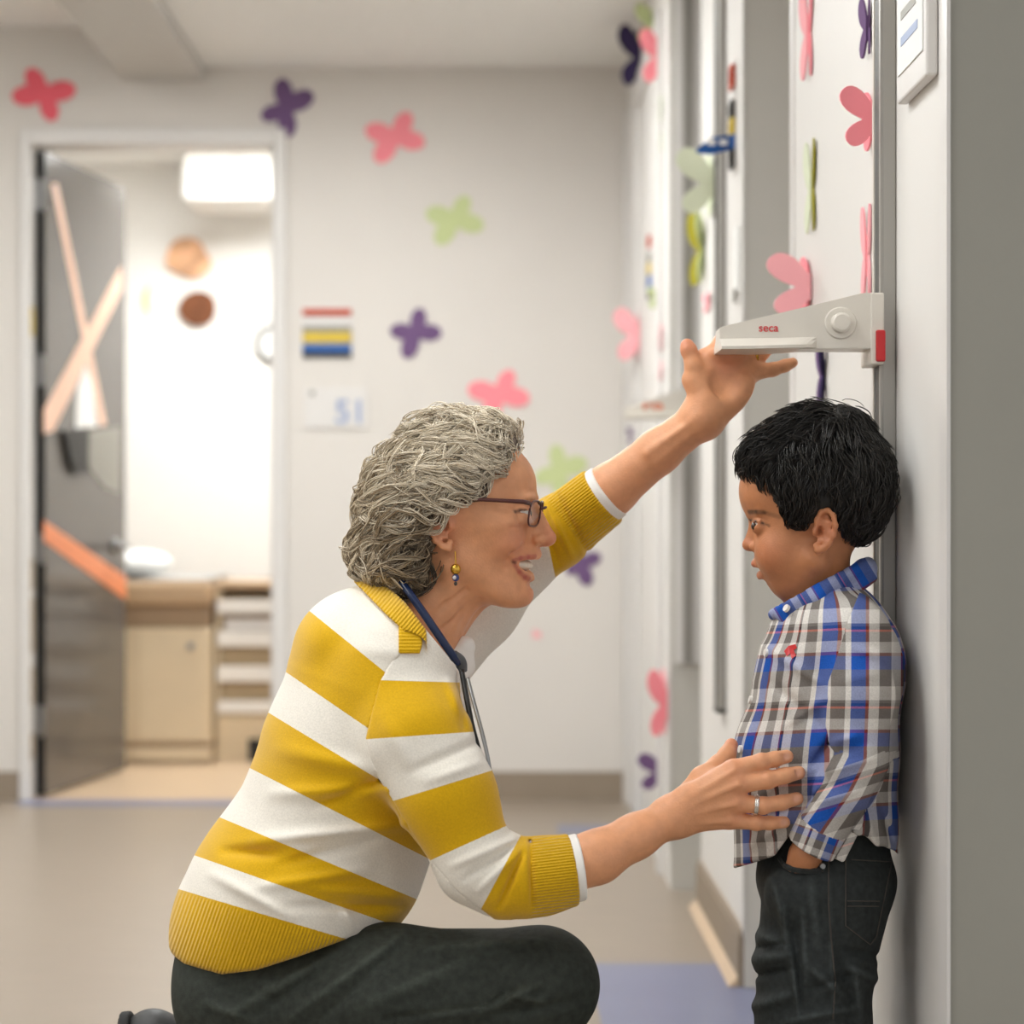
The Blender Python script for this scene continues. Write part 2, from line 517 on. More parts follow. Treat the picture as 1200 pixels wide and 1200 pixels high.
# things on the exam room wall
WY = YE - 0.002
def blob(px, py, r, Y, seed, amp, mat, name, th=0.02, sq=1.0):
    rnd = random.Random(seed)
    ph = [rnd.uniform(0, 6.28) for _ in range(4)]
    pts = []
    for k in range(40):
        a = 2 * math.pi * k / 40
        q = r * (1 + amp * (0.6 * math.sin(2 * a + ph[0]) + 0.5 * math.sin(3 * a + ph[1]) + 0.25 * math.sin(5 * a + ph[2])))
        pts.append((xat(px + q * math.cos(a), Y), Y, zat(py + q * sq * math.sin(a), Y)))
    return polyobj(name, pts, (0, -th, 0), mat)
tag(blob(221, 303, 26, WY, 2, 0.12, M['rock1'], 'planet_cutout', sq=0.88), 'mottled tan planet cutout on the exam room wall', 'wall decoration', 'planet cutouts')
tag(blob(232, 362, 22, WY, 5, 0.05, M['rock2'], 'planet_cutout', sq=0.9), 'round dark brown planet cutout on the exam room wall', 'wall decoration', 'planet cutouts')
def crescent(px, py, r, a0, a1, w, mat, label):
    pts = []
    for k in range(21):
        a = math.radians(a0 + (a1 - a0) * k / 20)
        pts.append((xat(px + r * math.cos(a), WY), WY, zat(py + r * math.sin(a), WY)))
    for k in range(20, -1, -1):
        a = math.radians(a0 + (a1 - a0) * k / 20)
        q = r - w * math.sin(math.pi * k / 20)
        pts.append((xat(px + q * math.cos(a), WY), WY, zat(py + q * math.sin(a), WY)))
    pts = [p for i, p in enumerate(pts) if i not in (21,)]
    return tag(polyobj('crescent_cutout', pts[:-1], (0, -0.008, 0), mat), label, 'wall decoration', 'crescent cutouts')
crescent(188, 352, 21, 120, 240, 7, material('moon_yellow', rgb(232, 214, 160), 0.7, 0.2, noise=0.05), 'thin pale yellow crescent cutout on exam room wall')
crescent(263, 424, 20, 125, 240, 5, material('moon_grey', rgb(214, 210, 202), 0.7, 0.2, noise=0.05), 'thin pale grey crescent cutout on exam room wall')
ck = tag(empty('wall_clock', (xat(322, WY), WY, zat(403, WY))), 'round wall clock with dark rim half hidden by door frame', 'clock')
bm = bmesh.new()
R0, seg = 0.072, 36
pts = [(R0 * math.cos(2 * math.pi * k / seg), -0.02, R0 * math.sin(2 * math.pi * k / seg)) for k in range(seg + 1)]
tube(bm, pts, 0.009, 8, caps=False)
obj('rim', bm, M['alu_dark'], ck, smooth=True)
bm = bmesh.new()
extrude_poly(bm, [(R0 * math.cos(2 * math.pi * k / seg), 0, R0 * math.sin(2 * math.pi * k / seg)) for k in range(seg)], (0, -0.015, 0))
obj('face', bm, M['paper'], ck)
cb = tag(empty('wall_cabinet', (xat(275, 8.55), 8.8, zat(235, 8.55))), 'white boxy cabinet mounted high on the exam room wall', 'cabinet')
boxobj('body', xat(212, 8.55) - cb.location.x, xat(345, 8.55) - cb.location.x, -0.25, 0.198, 0, 0.27, M['white'], cb, 0.03)
boxobj('door_panel', xat(216, 8.55) - cb.location.x, xat(276, 8.55) - cb.location.x, -0.262, -0.25, 0.085, 0.255, M['white'], cb, 0.004)
boxobj('door_panel', xat(278, 8.55) - cb.location.x, xat(341, 8.55) - cb.location.x, -0.262, -0.25, 0.085, 0.255, M['white'], cb, 0.004)

# ------------------------------------------------------------------ signs on the end wall
SY = YF - 0.001
def fbox(name, px0, px1, py0, py1, th, mat, root, y=SY):
    return boxobj(name, xat(px0, y) - root.location.x, xat(px1, y) - root.location.x, -th, 0, zat(py1, y) - root.location.z, zat(py0, y) - root.location.z, mat, root, min(th * 0.2, 0.002))
fl = tag(empty('status_flags', (xat(384, SY), SY, zat(420, SY))), 'red, yellow, blue and black status flags beside the doorway', 'sign')
fbox('backplate', 354, 413, 358, 421, 0.004, M['casing'], fl)
for (a, b, c0, c1, k) in ((362, 370, 355, 412, 'signred'), (382, 389, 355, 412, 'signgrey'), (389, 402, 355, 412, 'signyellow'),
                          (404, 413, 355, 412, 'signblue'), (413, 419, 355, 412, 'signblack')):
    fo = fbox('flag', c0, c1, a, b, 0.012, M[k], fl)
sg = tag(empty('room_sign', (xat(394, SY), SY, zat(503, SY))), 'pale room number sign with blue grey digits 51', 'sign')
fbox('plate', 357, 431, 455, 502, 0.008, M['casing'], sg)
textobj('digits', '51', 0.105, M['greyblue'], Matrix.Translation((xat(411, SY) - sg.location.x, -0.0095, zat(484, SY) - sg.location.z)) @ FRONT, sg, bold=0.002)
fbox('stud', 363, 369, 458, 464, 0.0095, M['signgrey'], sg)

# ------------------------------------------------------------------ butterflies
def flat_butterfly(px, py, tips, mat, label, width=0.78):
    Y = YF - 0.0005
    N = 96
    pts = []
    tp = [(math.atan2(-ty, tx), math.hypot(tx, ty)) for tx, ty in tips]
    for k in range(N):
        a = 2 * math.pi * k / N
        r = 0.3 * max(t[1] for t in tp)
        for (ta, tl) in tp:
            d = (a - ta + math.pi) % (2 * math.pi) - math.pi
            r = max(r, tl * math.exp(-(abs(d) / width) ** 1.9)) if True else r
        pts.append(r)
    pts = [(pts[k - 1] + 2 * pts[k] + pts[(k + 1) % N]) / 4 for k in range(N)]
    root = tag(empty('butterfly_cutout', (xat(px, Y), Y, zat(py, Y))), label, 'butterfly', 'foam butterflies on the walls')
    s = Y / FPX
    poly = [(pts[k] * math.cos(2 * math.pi * k / N) * s, 0, pts[k] * math.sin(2 * math.pi * k / N) * s) for k in range(N)]
    polyobj('wings', poly, (0, -0.005, 0), mat, root)
    return root
flat_butterfly(52, 110, [(-19, -29), (37, -6), (-38, 4), (11, 32)], M['rose'], 'deep rose butterfly above the doorway near the ceiling beam')
flat_butterfly(335, 127, [(-5, -35), (32, -17), (-29, 11), (3, 34)], M['purple'], 'purple butterfly at the upper corner of the door frame')
flat_butterfly(463, 161, [(17, -29), (35, 7), (-35, -10), (-22, 29)], M['pink'], 'pink butterfly on the end wall, above the green one')
flat_butterfly(533, 257, [(15, -27), (34, 9), (-34, -8), (-21, 29)], M['green'], 'light green butterfly below a pink one, whole in view')
flat_butterfly(487, 390, [(6, -29), (31, 0), (-30, -3), (-12, 30)], M['purple'], 'purple butterfly next to the coloured status flags')
flat_butterfly(585, 462, [(15, -28), (36, 6), (-37, -7), (-15, 30)], M['pink'], 'pink butterfly just above the grey haired woman')
flat_butterfly(655, 551, [(-4, -30), (33, -10), (-28, 12), (3, 32)], M['green'], 'light green butterfly partly behind the woman\'s raised yellow sleeve')
flat_butterfly(680, 660, [(24, -9), (10, 26), (-16, 12), (-8, -20)], M['purple'], 'purple butterfly peeking out under the raised yellow sleeve')
flat_butterfly(629, 743, [(-4, -5), (5, -2), (4, 5), (-5, 4)], M['palepink'], 'tiny pale pink dot sticker low on the end wall')


def wing_outline(wd, ht, up=1.0, lo=0.85):
    """half butterfly: hinge along the vertical at 0, two rounded lobes outward"""
    pts = []
    N = 34
    for k in range(N + 1):
        a = -math.pi / 2 + math.pi * k / N
        r = 0.30
        for (ta, tl) in ((math.radians(40), up), (math.radians(-42), lo)):
            r = max(r, tl * math.exp(-(abs(a - ta) / 0.62) ** 2.6))
        pts.append((max(0.0, r * math.cos(a)) * wd / 0.80, r * math.sin(a) * ht / 1.25))
    return pts

def wall_butterfly(X, px, py, wd, ht, mats, angles, label, up=1.0, lo=0.85, spread=True):
    """two-wing butterfly; hinge line on the wall plane X seen at pixel px; angles of the wings off the wall"""
    Y = FPX * X / (px - VPX)
    root = tag(empty('butterfly_cutout', (X - 0.003, Y, zat(py, Y))), label, 'butterfly', 'foam butterflies on the walls')
    for i, ang in enumerate(angles):
        a = math.radians(ang)
        dirv = Vector((-math.sin(a), (-1 if i == 0 else 1) * math.cos(a), 0))
        nrm = Vector((-dirv.y, dirv.x, 0))
        pts = [tuple(dirv * p[0] + Vector((0, 0, p[1]))) for p in wing_outline(wd, ht, up, lo)]
        o = polyobj('wing', pts, tuple(nrm * 0.003), mats[min(i, len(mats) - 1)], root)
    return root
P_, Q_ = M['pink'], M['palepink']
wall_butterfly(XR, 950, 40, 0.032, 0.13, [P_, Q_], [4, 14], 'narrow pink butterfly flat on the wall, topmost beside the rail')
wall_butterfly(XR, 1020, 33, 0.024, 0.07, [M['purple']], [10, 14], 'purple butterfly right behind the top of the height rail')
wall_butterfly(XR, 1027, 140, 0.046, 0.068, [P_], [74, 5], 'pink butterfly with one wing spread beside the height rail')
wall_butterfly(XR, 954, 222, 0.03, 0.125, [M['olive'], M['palegreen']], [6, 12], 'pale green butterfly with olive underside on the wall near the rail')
wall_butterfly(XR, 1019, 300, 0.022, 0.11, [Q_], [4, 6], 'slim pale pink butterfly just above the measuring arm')
wall_butterfly(XR, 952, 336, 0.066, 0.085, [Q_, P_], [82, 4], 'pale pink butterfly with raised wing behind the measuring arm')
wall_butterfly(XR, 967, 440, 0.028, 0.088, [M['darkpurple'], M['purple']], [24, 8], 'dark purple butterfly between the measuring arm and boy\'s hair')
XB = XR
wall_butterfly(XB, 838, 215, 0.082, 0.13, [M['palegreen']], [80, 5], 'large pale green butterfly under the blue flag')
wall_butterfly(XB, 826, 293, 0.05, 0.155, [M['green'], M['olive']], [28, 40], 'green and olive butterfly hanging below the large pale green one')
wall_butterfly(XB, 832, 355, 0.04, 0.04, [Q_], [10, 10], 'small pale pink butterfly on the wall above the raised hand')
wall_butterfly(XC, 752, 68, 0.07, 0.16, [M['darkpurple']], [70, 8], 'dark purple butterfly at the far end of the right wall')
wall_butterfly(XC, 776, 68, 0.058, 0.125, [P_], [72, 8], 'pink butterfly high up beside the dark purple one')
wall_butterfly(XC, 766, 30, 0.05, 0.1, [M['green']], [70, 8], 'green butterfly highest on the far right wall')
wall_butterfly(XC, 776, 150, 0.05, 0.13, [M['palegreen']], [6, 6], 'faint pale green butterfly flat on the far right wall')
wall_butterfly(XC, 750, 394, 0.075, 0.14, [Q_], [80, 5], 'pale pink butterfly beyond the raised thumb')
wall_butterfly(XC, 776, 417, 0.05, 0.13, [Q_], [8, 8], 'slim pale pink butterfly just beyond the raised thumb')
wall_butterfly(XC, 770, 350, 0.03, 0.05, [M['green']], [50, 8], 'little green butterfly under the far status flags')
wall_butterfly(XC, 746, 512, 0.028, 0.045, [M['purple']], [75, 8], 'small purple butterfly under the far measuring arm')
wall_butterfly(XC, 783, 826, 0.05, 0.15, [P_, Q_], [75, 10], 'bright pink butterfly low on the far right wall')
wall_butterfly(XC, 776, 905, 0.06, 0.085, [M['purple']], [80, 8], 'purple butterfly lowest on the wall, above the forearm')

# ------------------------------------------------------------------ status flags on the right wall
def side_flags(X, px, ys, wd, label, openflag=None, size=0.05):
    Y = FPX * X / (px - VPX)
    root = tag(empty('status_flags', (X, Y, zat(ys[-1][1], Y))), label, 'sign')
    bz = root.location.z
    boxobj('backplate', -0.004, -0.0005, -size / 2, size / 2, zat(ys[-1][1], Y) - bz - 0.01, zat(ys[0][0], Y) - bz + 0.01, M['casing'], root)
    for (y0, y1, k) in ys:
        z0, z1 = zat(y1, Y) - bz, zat(y0, Y) - bz
        bm = bmesh.new()
        t = 0.007
        bbox(bm, -0.012, -0.004, -size / 2, size / 2, z0, z0 + t)
        bbox(bm, -0.012, -0.004, -size / 2, size / 2, z1 - t, z1)
        bbox(bm, -0.012, -0.004, size / 2 - t, size / 2, z0 + t, z1 - t)
        bbox(bm, -0.012, -0.004, -size / 2, -size / 2 + t, z0 + t, z1 - t)
        f = obj('flag', bm, M[k], root)
        if k == openflag:
            pl = [(-0.004, 0.02, z1 + 0.008), (-0.004, 0.02, z0 + 0.006), (-0.05, 0.01, z0 - 0.006), (-0.078, 0.0, z0 - 0.004), (-0.078, 0.0, z0 + 0.004), (-0.045, 0.01, z1)]
            fo = polyobj('open_flag', pl, (0, -0.004, 0), M['signblue'], root)
            cx = -0.036
            for q in (-0.012, 0.012):
                boxobj('flag_print', cx + q - 0.008, cx + q + 0.008, 0.001, 0.0035, (z0 + z1) / 2 - 0.002, (z0 + z1) / 2 + 0.009, M['paper'], fo)
    return root
side_flags(XR, 862, [(78, 104, 'signred'), (119, 140, 'signblack'), (140, 159, 'signyellow'), (160, 177, 'signblue'), (176, 197, 'signblack')], 0.05,
           'coloured status flags on the side wall with the blue one swung open', 'signblue')
side_flags(XC, 764, [(277, 290, 'signred'), (297, 308, 'signgrey'), (309, 322, 'signyellow'), (323, 340, 'signblue'), (341, 350, 'signblack')], 0.05,
           'blurred coloured status flags on the far right wall')
# dark rail on the middle bay
YM = 4.44
rl = tag(empty('wall_rail', (XR, YM, zat(832, YM))), 'long dark grey metal rail fixed upright on the wall beyond the boy', 'rail')
bz = rl.location.z
boxobj('channel', -0.016, -0.0005, -0.02, 0.055, 0.0, 1.75, M['alu'], rl, 0.002)
boxobj('groove', -0.018, -0.0155, 0.01, 0.05, 0.004, 1.746, M['alu_dark'], rl)
boxobj('end_cap', -0.019, -0.0005, -0.022, 0.057, -0.006, 0.004, M['alu_dark'], rl, 0.001)
sb = tag(empty('light_switch', (XR, 4.2, 0)), 'small pale switch plate on the wall beside the dark rail', 'switch')
boxobj('plate', -0.006, -0.0005, -0.03, 0.03, zat(345, 4.2), zat(265, 4.2), M['paper'], sb, 0.001)
boxobj('button', -0.011, -0.006, -0.012, 0.012, zat(350, 4.2) - 0.008, zat(343, 4.2) + 0.008, M['signgrey'], sb, 0.002)
# framed notice on the near wall
nb = tag(empty('notice_frame', (XR, 2.40, zat(88, 2.318))), 'white framed notice with faint print on the near wall', 'sign')
boxobj('frame', -0.014, -0.0005, -0.082, 0.085, 0, 0.36, M['casing'], nb, 0.003)
boxobj('sheet', -0.0155, -0.0139, -0.07, 0.073, 0.03, 0.34, M['paper'], nb)
for k in range(9):
    boxobj('print_line', -0.0162, -0.0154, -0.045 + 0.01 * (k % 3), 0.05, 0.06 + k * 0.03, 0.07 + k * 0.03, M['signgrey'] if k % 4 else M['greyblue'], nb)

# ------------------------------------------------------------------ stadiometers
SYR = 2.56
st = tag(empty('height_rail', (XR, SYR + 0.027, zat(948, SYR))), 'aluminium measuring rail standing on the wall behind the boy', 'measuring rail')
L = 1.75
boxobj('channel', -0.017, -0.0005, -0.027, 0.028, 0, L, M['alu'], st, 0.0015)
boxobj('groove', -0.0185, -0.0168, -0.014, 0.014, 0.002, L - 0.002, M['alu_dark'], st)
boxobj('edge_strip', -0.0195, -0.0168, 0.018, 0.028, 0.002, L - 0.002, M['plastic'], st)
boxobj('edge_strip', -0.0195, -0.0168, -0.027, -0.018, 0.002, L - 0.002, M['alu'], st)
boxobj('end_cap', -0.021, -0.0005, -0.029, 0.03, -0.008, 0.002, M['alu_dark'], st, 0.001)
HYF = 2.55
ha = tag(empty('measuring_arm', (xat(1030, HYF), HYF, zat(409, HYF))), 'cream plastic measuring arm with round knob and red clip over the boy', 'measuring arm')
def hp2(px, py, y=HYF):
    return (xat(px, y) - ha.location.x, y - HYF, zat(py, y) - ha.location.z)
pts = [hp2(*p) for p in ((843.5, 384), (846, 382.6), (915, 366.5), (1004, 345), (1012, 343.2), (1030, 343), (1031, 345), (1031, 409), (843.5, 409))]
bm = bmesh.new()
extrude_poly(bm, pts, (0, 0.05, 0))
bmesh.ops.bevel(bm, geom=bm.edges[:], offset=0.0012, segments=2, affect='EDGES')
body = obj('arm_body', bm, M['plastic'], ha)
# flared paddle along the lower edge
bm = bmesh.new()
prof = []
N = 16
secs = []
for i in range(N + 1):
    t = i / N
    px = 843 + t * (957 - 843)
    fl_ = 0.026 * (1 - t ** 5)
    z0 = hp2(px, 411)[2] + 0.004 * t ** 2
    z1 = hp2(px, 397 - 2 * t)[2]
    zm = z0 + 0.0035
    x = hp2(px, 400)[0]
    secs.append([bm.verts.new(v) for v in ((x, 0.045 + fl_, z0), (x, -fl_, z0), (x, -fl_, zm), (x, -fl_ * 0.45, (zm + z1) / 2 + 0.001), (x, -0.0006, z1), (x, 0.045, z1), (x, 0.045 + fl_, zm))])
for i in range(N):
    n = len(secs[0])
    for k in range(n):
        bm.faces.new((secs[i][k], secs[i][(k + 1) % n], secs[i + 1][(k + 1) % n], secs[i + 1][k]))
bm.faces.new(list(reversed(secs[0])))
bm.faces.new(secs[-1])
bmesh.ops.recalc_face_normals(bm, faces=bm.faces[:])
obj('paddle', bm, M['plastic'], ha, smooth=False)
kx, ky, kz = hp2(985, 378.6)
bm = bmesh.new()
for (r0, r1, y0, y1) in ((0.0195, 0.018, 0, -0.0022), (0.0125, 0.0118, -0.002, -0.0105), (0.0118, 0.009, -0.0105, -0.0125)):
    tube(bm, [(kx, y0, kz), (kx, y1, kz)], [r0, r1], 36)
obj('knob', bm, M['plastic'], ha)
boxobj('slide_collar', hp2(1020, 0)[0], hp2(1032, 0)[0] + 0.004, -0.002, 0.068, hp2(0, 427)[2], hp2(0, 343)[2], M['plastic'], ha, 0.002)
boxobj('red_clip', hp2(1026, 0)[0], hp2(1037, 0)[0], -0.006, 0.0, hp2(0, 424)[2], hp2(0, 387)[2], M['red'], ha, 0.002)
tx = hp2(900.5, 384.5)
textobj('lettering', 'seca', 0.0138, M['redink'], Matrix.Translation((tx[0], -0.0006, tx[2])) @ FRONT, ha, extrude=0.0004, bold=0.00005)

# a second measuring arm far down the corridor
h2 = tag(empty('measuring_arm', (xat(818, 5.12), 5.15, zat(490, 5.12))), 'blurred cream measuring arm far down the corridor with orange lettering', 'measuring arm')
def h2p(px, py):
    return (xat(px, 5.12) - h2.location.x, 5.12 - 5.15, zat(py, 5.12) - h2.location.z)
bm = bmesh.new()
extrude_poly(bm, [h2p(*p) for p in ((733, 478), (733, 490), (818, 488), (818, 450), (800, 456))], (0, 0.04, 0))
obj('arm_body', bm, M['plastic'], h2)
bm = bmesh.new()
a_, b_ = h2p(731, 491), h2p(802, 485)
bbox(bm, a_[0], b_[0], -0.05, 0.03, a_[2], b_[2], 0.003)
obj('paddle', bm, M['plastic'], h2)
tx = h2p(765, 475)
textobj('lettering', 'seca', 0.028, material('orange_print', rgb(226, 120, 80), 0.5, 0.3, noise=0.02), Matrix.Translation((tx[0], tx[1] - 0.0006, tx[2])) @ FRONT, h2, extrude=0.0004, bold=0.001)
r2 = tag(empty('height_rail', (0.476, 5.198, 0.55)), 'blurred measuring rail in the far recess of the right wall', 'measuring rail')
boxobj('channel', -0.03, 0.03, -0.017, 0.0, 0, 1.75, M['casing'], r2, 0.002)
boxobj('groove', -0.012, 0.012, -0.0185, -0.0165, 0.003, 1.745, M['alu'], r2)

# ================================================================== sculpting: signed distance fields meshed by surface nets
def V(px, py, w=0.0):
    """photo pixel + depth offset in mm behind the 2.5 m plane -> world metres"""
    Y = DS + w / 1000.0
    return np.array([(px - VPX) / FPX * Y, Y, CAM_H + (VPY - py) / FPX * Y])

class Prim:
    pass

class RC(Prim):
    """round cone; lat=(y mid, factor) stretches it sideways"""
    def __init__(s, a, b, ra, rb, lat=None):
        s.a, s.b, s.ra, s.rb, s.lat = np.array(a, float), np.array(b, float), ra / 1000, rb / 1000, lat
        m = max(s.ra, s.rb) * (lat[1] if lat else 1)
        s.lo = np.minimum(s.a, s.b) - m
        s.hi = np.maximum(s.a, s.b) + m
        s.ba = s.b - s.a
        if lat:
            s.ba = s.ba * np.array([1, 1 / lat[1], 1])
        s.bb = max(float(s.ba @ s.ba), 1e-12)
    def d(s, P):
        Q = P - s.a
        if s.lat:
            Q = Q * np.array([1, 1 / s.lat[1], 1])
        t = np.clip(Q @ s.ba / s.bb, 0, 1)
        Q = Q - t[:, None] * s.ba
        return np.sqrt(np.einsum('ij,ij->i', Q, Q)) - (s.ra + (s.rb - s.ra) * t)

class EL(Prim):
    """ellipsoid, radii in mm (x, y depth, z); rot = list of (axis, degrees)"""
    def __init__(s, c, r, rot=()):
        s.c = np.array(c, float)
        s.r = np.array(r, float) / 1000
        R = Matrix.Identity(3)
        for ax, dg in rot:
            R = Matrix.Rotation(math.radians(dg), 3, ax) @ R
        s.R = np.array(R)
        m = s.r.max()
        s.lo, s.hi = s.c - m, s.c + m
    def d(s, P):
        Q = (P - s.c) @ s.R
        a = Q / s.r
        b = a / s.r
        k0 = np.sqrt(np.einsum('ij,ij->i', a, a))
        k1 = np.sqrt(np.einsum('ij,ij->i', b, b))
        d = k0 * (k0 - 1) / np.maximum(k1, 1e-9)
        return np.where(k0 < 0.7, np.maximum(d, (k0 - 1) * s.r.min()), d)

class BX(Prim):
    """rounded box"""
    def __init__(s, c, h, rnd=1.0, rot=()):
        s.c = np.array(c, float)
        s.h = np.array(h, float) / 1000 - rnd / 1000
        s.rd = rnd / 1000
        R = Matrix.Identity(3)
        for ax, dg in rot:
            R = Matrix.Rotation(math.radians(dg), 3, ax) @ R
        s.R = np.array(R)
        m = np.linalg.norm(s.h) + s.rd
        s.lo, s.hi = s.c - m, s.c + m
    def d(s, P):
        q = np.abs((P - s.c) @ s.R) - s.h
        return np.linalg.norm(np.maximum(q, 0), axis=1) + np.minimum(q.max(axis=1), 0) - s.rd

class PL(Prim):
    """half space: negative on the side the normal points away from"""
    def __init__(s, p, n):
        s.p, s.n = np.array(p, float), np.array(n, float) / np.linalg.norm(n)
        s.lo = s.hi = None
    def d(s, P):
        return (P - s.p) @ s.n

class FN(Prim):
    def __init__(s, f):
        s.f = f
        s.lo = s.hi = None
    def d(s, P):
        return s.f(P)

class Shape:
    def __init__(s):
        s.ops = []
    def u(s, p, k=0.0):
        s.ops.append(('u', p, k / 1000)); return s
    def s_(s, p, k=0.0):
        s.ops.append(('s', p, k / 1000)); return s
    def i(s, p, k=0.0):
        s.ops.append(('i', p, k / 1000)); return s
    def disp(s, f):
        s.ops.append(('d', f, 0)); return s
    def chain(s, pts, rad, k=8, lat=None):
        for j in range(len(pts) - 1):
            s.u(RC(pts[j], pts[j + 1], rad[j], rad[j + 1], lat), k)
        return s
    def d(s, P, sel=None):
        f = np.full(len(P), 1.0)
        for j, (op, p, k) in enumerate(s.ops):
            if sel is not None and not sel[j]:
                continue
            if op == 'd':
                f = f + p(P)
                continue
            g = p.d(P)
            if op == 'u':
                if k > 0:
                    h = np.maximum(k - np.abs(f - g), 0) / k
                    f = np.minimum(f, g) - h * h * k * 0.25
                else:
                    f = np.minimum(f, g)
            else:
                if op == 's':
                    g = -g
                if k > 0:
                    h = np.maximum(k - np.abs(f - g), 0) / k
                    f = np.maximum(f, g) + h * h * k * 0.25
                else:
                    f = np.maximum(f, g)
        return f
    def bounds(s):
        lo = np.min([p.lo for op, p, k in s.ops if op == 'u' and p.lo is not None], axis=0)
        hi = np.max([p.hi for op, p, k in s.ops if op == 'u' and p.lo is not None], axis=0)
        return lo, hi
    def grad(s, P, e=0.0008):
        g = np.stack([s.d(P + np.array(v) * e) - s.d(P - np.array(v) * e) for v in ((1, 0, 0), (0, 1, 0), (0, 0, 1))], axis=1)
        return g / np.maximum(np.linalg.norm(g, axis=1, keepdims=True), 1e-9)
    def mesh(s, h, lo=None, hi=None, B=16):
        h = h / 1000
        l, q = s.bounds()
        lo = l if lo is None else np.maximum(l, lo)
        hi = q if hi is None else np.minimum(q, hi)
        lo = lo - 2.5 * h
        nb = np.ceil((hi - lo + 2.5 * h) / (h * B)).astype(int)
        N = nb * B + 1
        vals = np.empty(N, np.float32)
        R = h * B * 0.8661
        ci = np.stack(np.meshgrid(*[np.arange(n) for n in nb], indexing='ij'), -1).reshape(-1, 3)
        cc = lo + (ci + 0.5) * h * B
        fc = s.d(cc)
        pd = np.stack([(p.d(cc) if op == 'u' and p.lo is not None or op == 's' and p.lo is not None else np.full(len(cc), -9.0)) for op, p, k in s.ops], 1)
        ks = np.array([k for op, p, k in s.ops])
        ar = np.arange(B + 1)
        off = np.stack(np.meshgrid(ar, ar, ar, indexing='ij'), -1).reshape(-1, 3) * h
        for n in range(len(cc)):
            i, j, k = ci[n] * B
            if abs(fc[n]) > R * 1.3 + 0.003:
                vals[i:i + B + 1, j:j + B + 1, k:k + B + 1] = 0.1 if fc[n] > 0 else -0.1
        for n in range(len(cc)):
            i, j, k = ci[n] * B
            if abs(fc[n]) <= R * 1.3 + 0.003:
                sel = pd[n] < 1.15 * R + ks + 0.003
                vals[i:i + B + 1, j:j + B + 1, k:k + B + 1] = s.d(lo + ci[n] * h * B + off, sel).reshape(B + 1, B + 1, B + 1)
        return surface_net(vals, lo, h)

def surface_net(vals, lo, h):
    ins = vals < 0
    c = [ins[a:ins.shape[0] - 1 + a, b:ins.shape[1] - 1 + b, d:ins.shape[2] - 1 + d] for a in (0, 1) for b in (0, 1) for d in (0, 1)]
    anyi = c[0].copy(); alli = c[0].copy()
    for q in c[1:]:
        anyi |= q
        alli &= q
    act = anyi & ~alli
    idx = np.argwhere(act)
    vid = np.full(act.shape, -1, np.int32)
    vid[act] = np.arange(len(idx))
    corner = np.array([(a, b, d) for a in (0, 1) for b in (0, 1) for d in (0, 1)])
    cv = np.stack([vals[idx[:, 0] + a, idx[:, 1] + b, idx[:, 2] + d] for a, b, d in corner], 1)
    acc = np.zeros((len(idx), 3))
    cnt = np.zeros(len(idx))
    for a in range(8):
        for b in range(a + 1, 8):
            if np.abs(corner[a] - corner[b]).sum() != 1:
                continue
            m = (cv[:, a] < 0) != (cv[:, b] < 0)
            t = np.where(m, cv[:, a] / np.where(m, cv[:, a] - cv[:, b], 1), 0)
            acc += np.where(m[:, None], corner[a] + t[:, None] * (corner[b] - corner[a]), 0)
            cnt += m
    verts = lo + (idx + acc / cnt[:, None]) * h
    quads = []
    for ax in range(3):
        u, v = (ax + 1) % 3, (ax + 2) % 3
        sl0 = [slice(None)] * 3; sl1 = [slice(None)] * 3
        sl0[ax] = slice(0, -1); sl1[ax] = slice(1, None)
        a, b = ins[tuple(sl0)], ins[tuple(sl1)]
        e = np.argwhere(a != b)
        ok = (e[:, u] > 0) & (e[:, v] > 0) & (e[:, u] < ins.shape[u] - 1) & (e[:, v] < ins.shape[v] - 1)
        e = e[ok]
        flip = a[tuple(e.T)]
        du = np.zeros(3, int); du[u] = 1
        dv = np.zeros(3, int); dv[v] = 1
        q = np.stack([vid[tuple((e - du - dv).T)], vid[tuple((e - dv).T)], vid[tuple(e.T)], vid[tuple((e - du).T)]], 1)
        q[~flip] = q[~flip][:, ::-1]
        quads.append(q)
    quads = np.concatenate(quads)
    quads = quads[(quads >= 0).all(1)]
    return verts.astype(np.float32), quads.astype(np.int32)

def np_mesh(name, verts, faces, mat, parent=None, attrs=None, smooth=True):
    me = bpy.data.meshes.new(name)
    k = faces.shape[1]
    me.vertices.add(len(verts))
    me.vertices.foreach_set('co', np.asarray(verts, np.float32).ravel())
    me.loops.add(faces.size)
    me.loops.foreach_set('vertex_index', np.asarray(faces, np.int32).ravel())
    me.polygons.add(len(faces))
    me.polygons.foreach_set('loop_start', np.arange(0, faces.size, k, dtype=np.int32))
    me.polygons.foreach_set('use_smooth', np.full(len(faces), smooth))
    me.update(calc_edges=True)
    for an, av in (attrs or {}).items():
        av = np.asarray(av, np.float32)
        if av.ndim == 1:
            at = me.attributes.new(an, 'FLOAT', 'POINT')
            at.data.foreach_set('value', av)
        else:
            at = me.attributes.new(an, 'FLOAT_COLOR', 'POINT')
            if av.shape[1] == 3:
                av = np.concatenate([av, np.ones((len(av), 1), np.float32)], 1)
            at.data.foreach_set('color', av.ravel())
    me.materials.append(mat)
    o = bpy.data.objects.new(name, me)
    COL.objects.link(o)
    if parent is not None:
        keep_world(o, parent)
    return o

def pix(vs):
    """world -> photo pixel coordinates"""
    vs = np.asarray(vs, float)
    return VPX + vs[:, 0] / vs[:, 1] * FPX, VPY - (vs[:, 2] - CAM_H) / vs[:, 1] * FPX

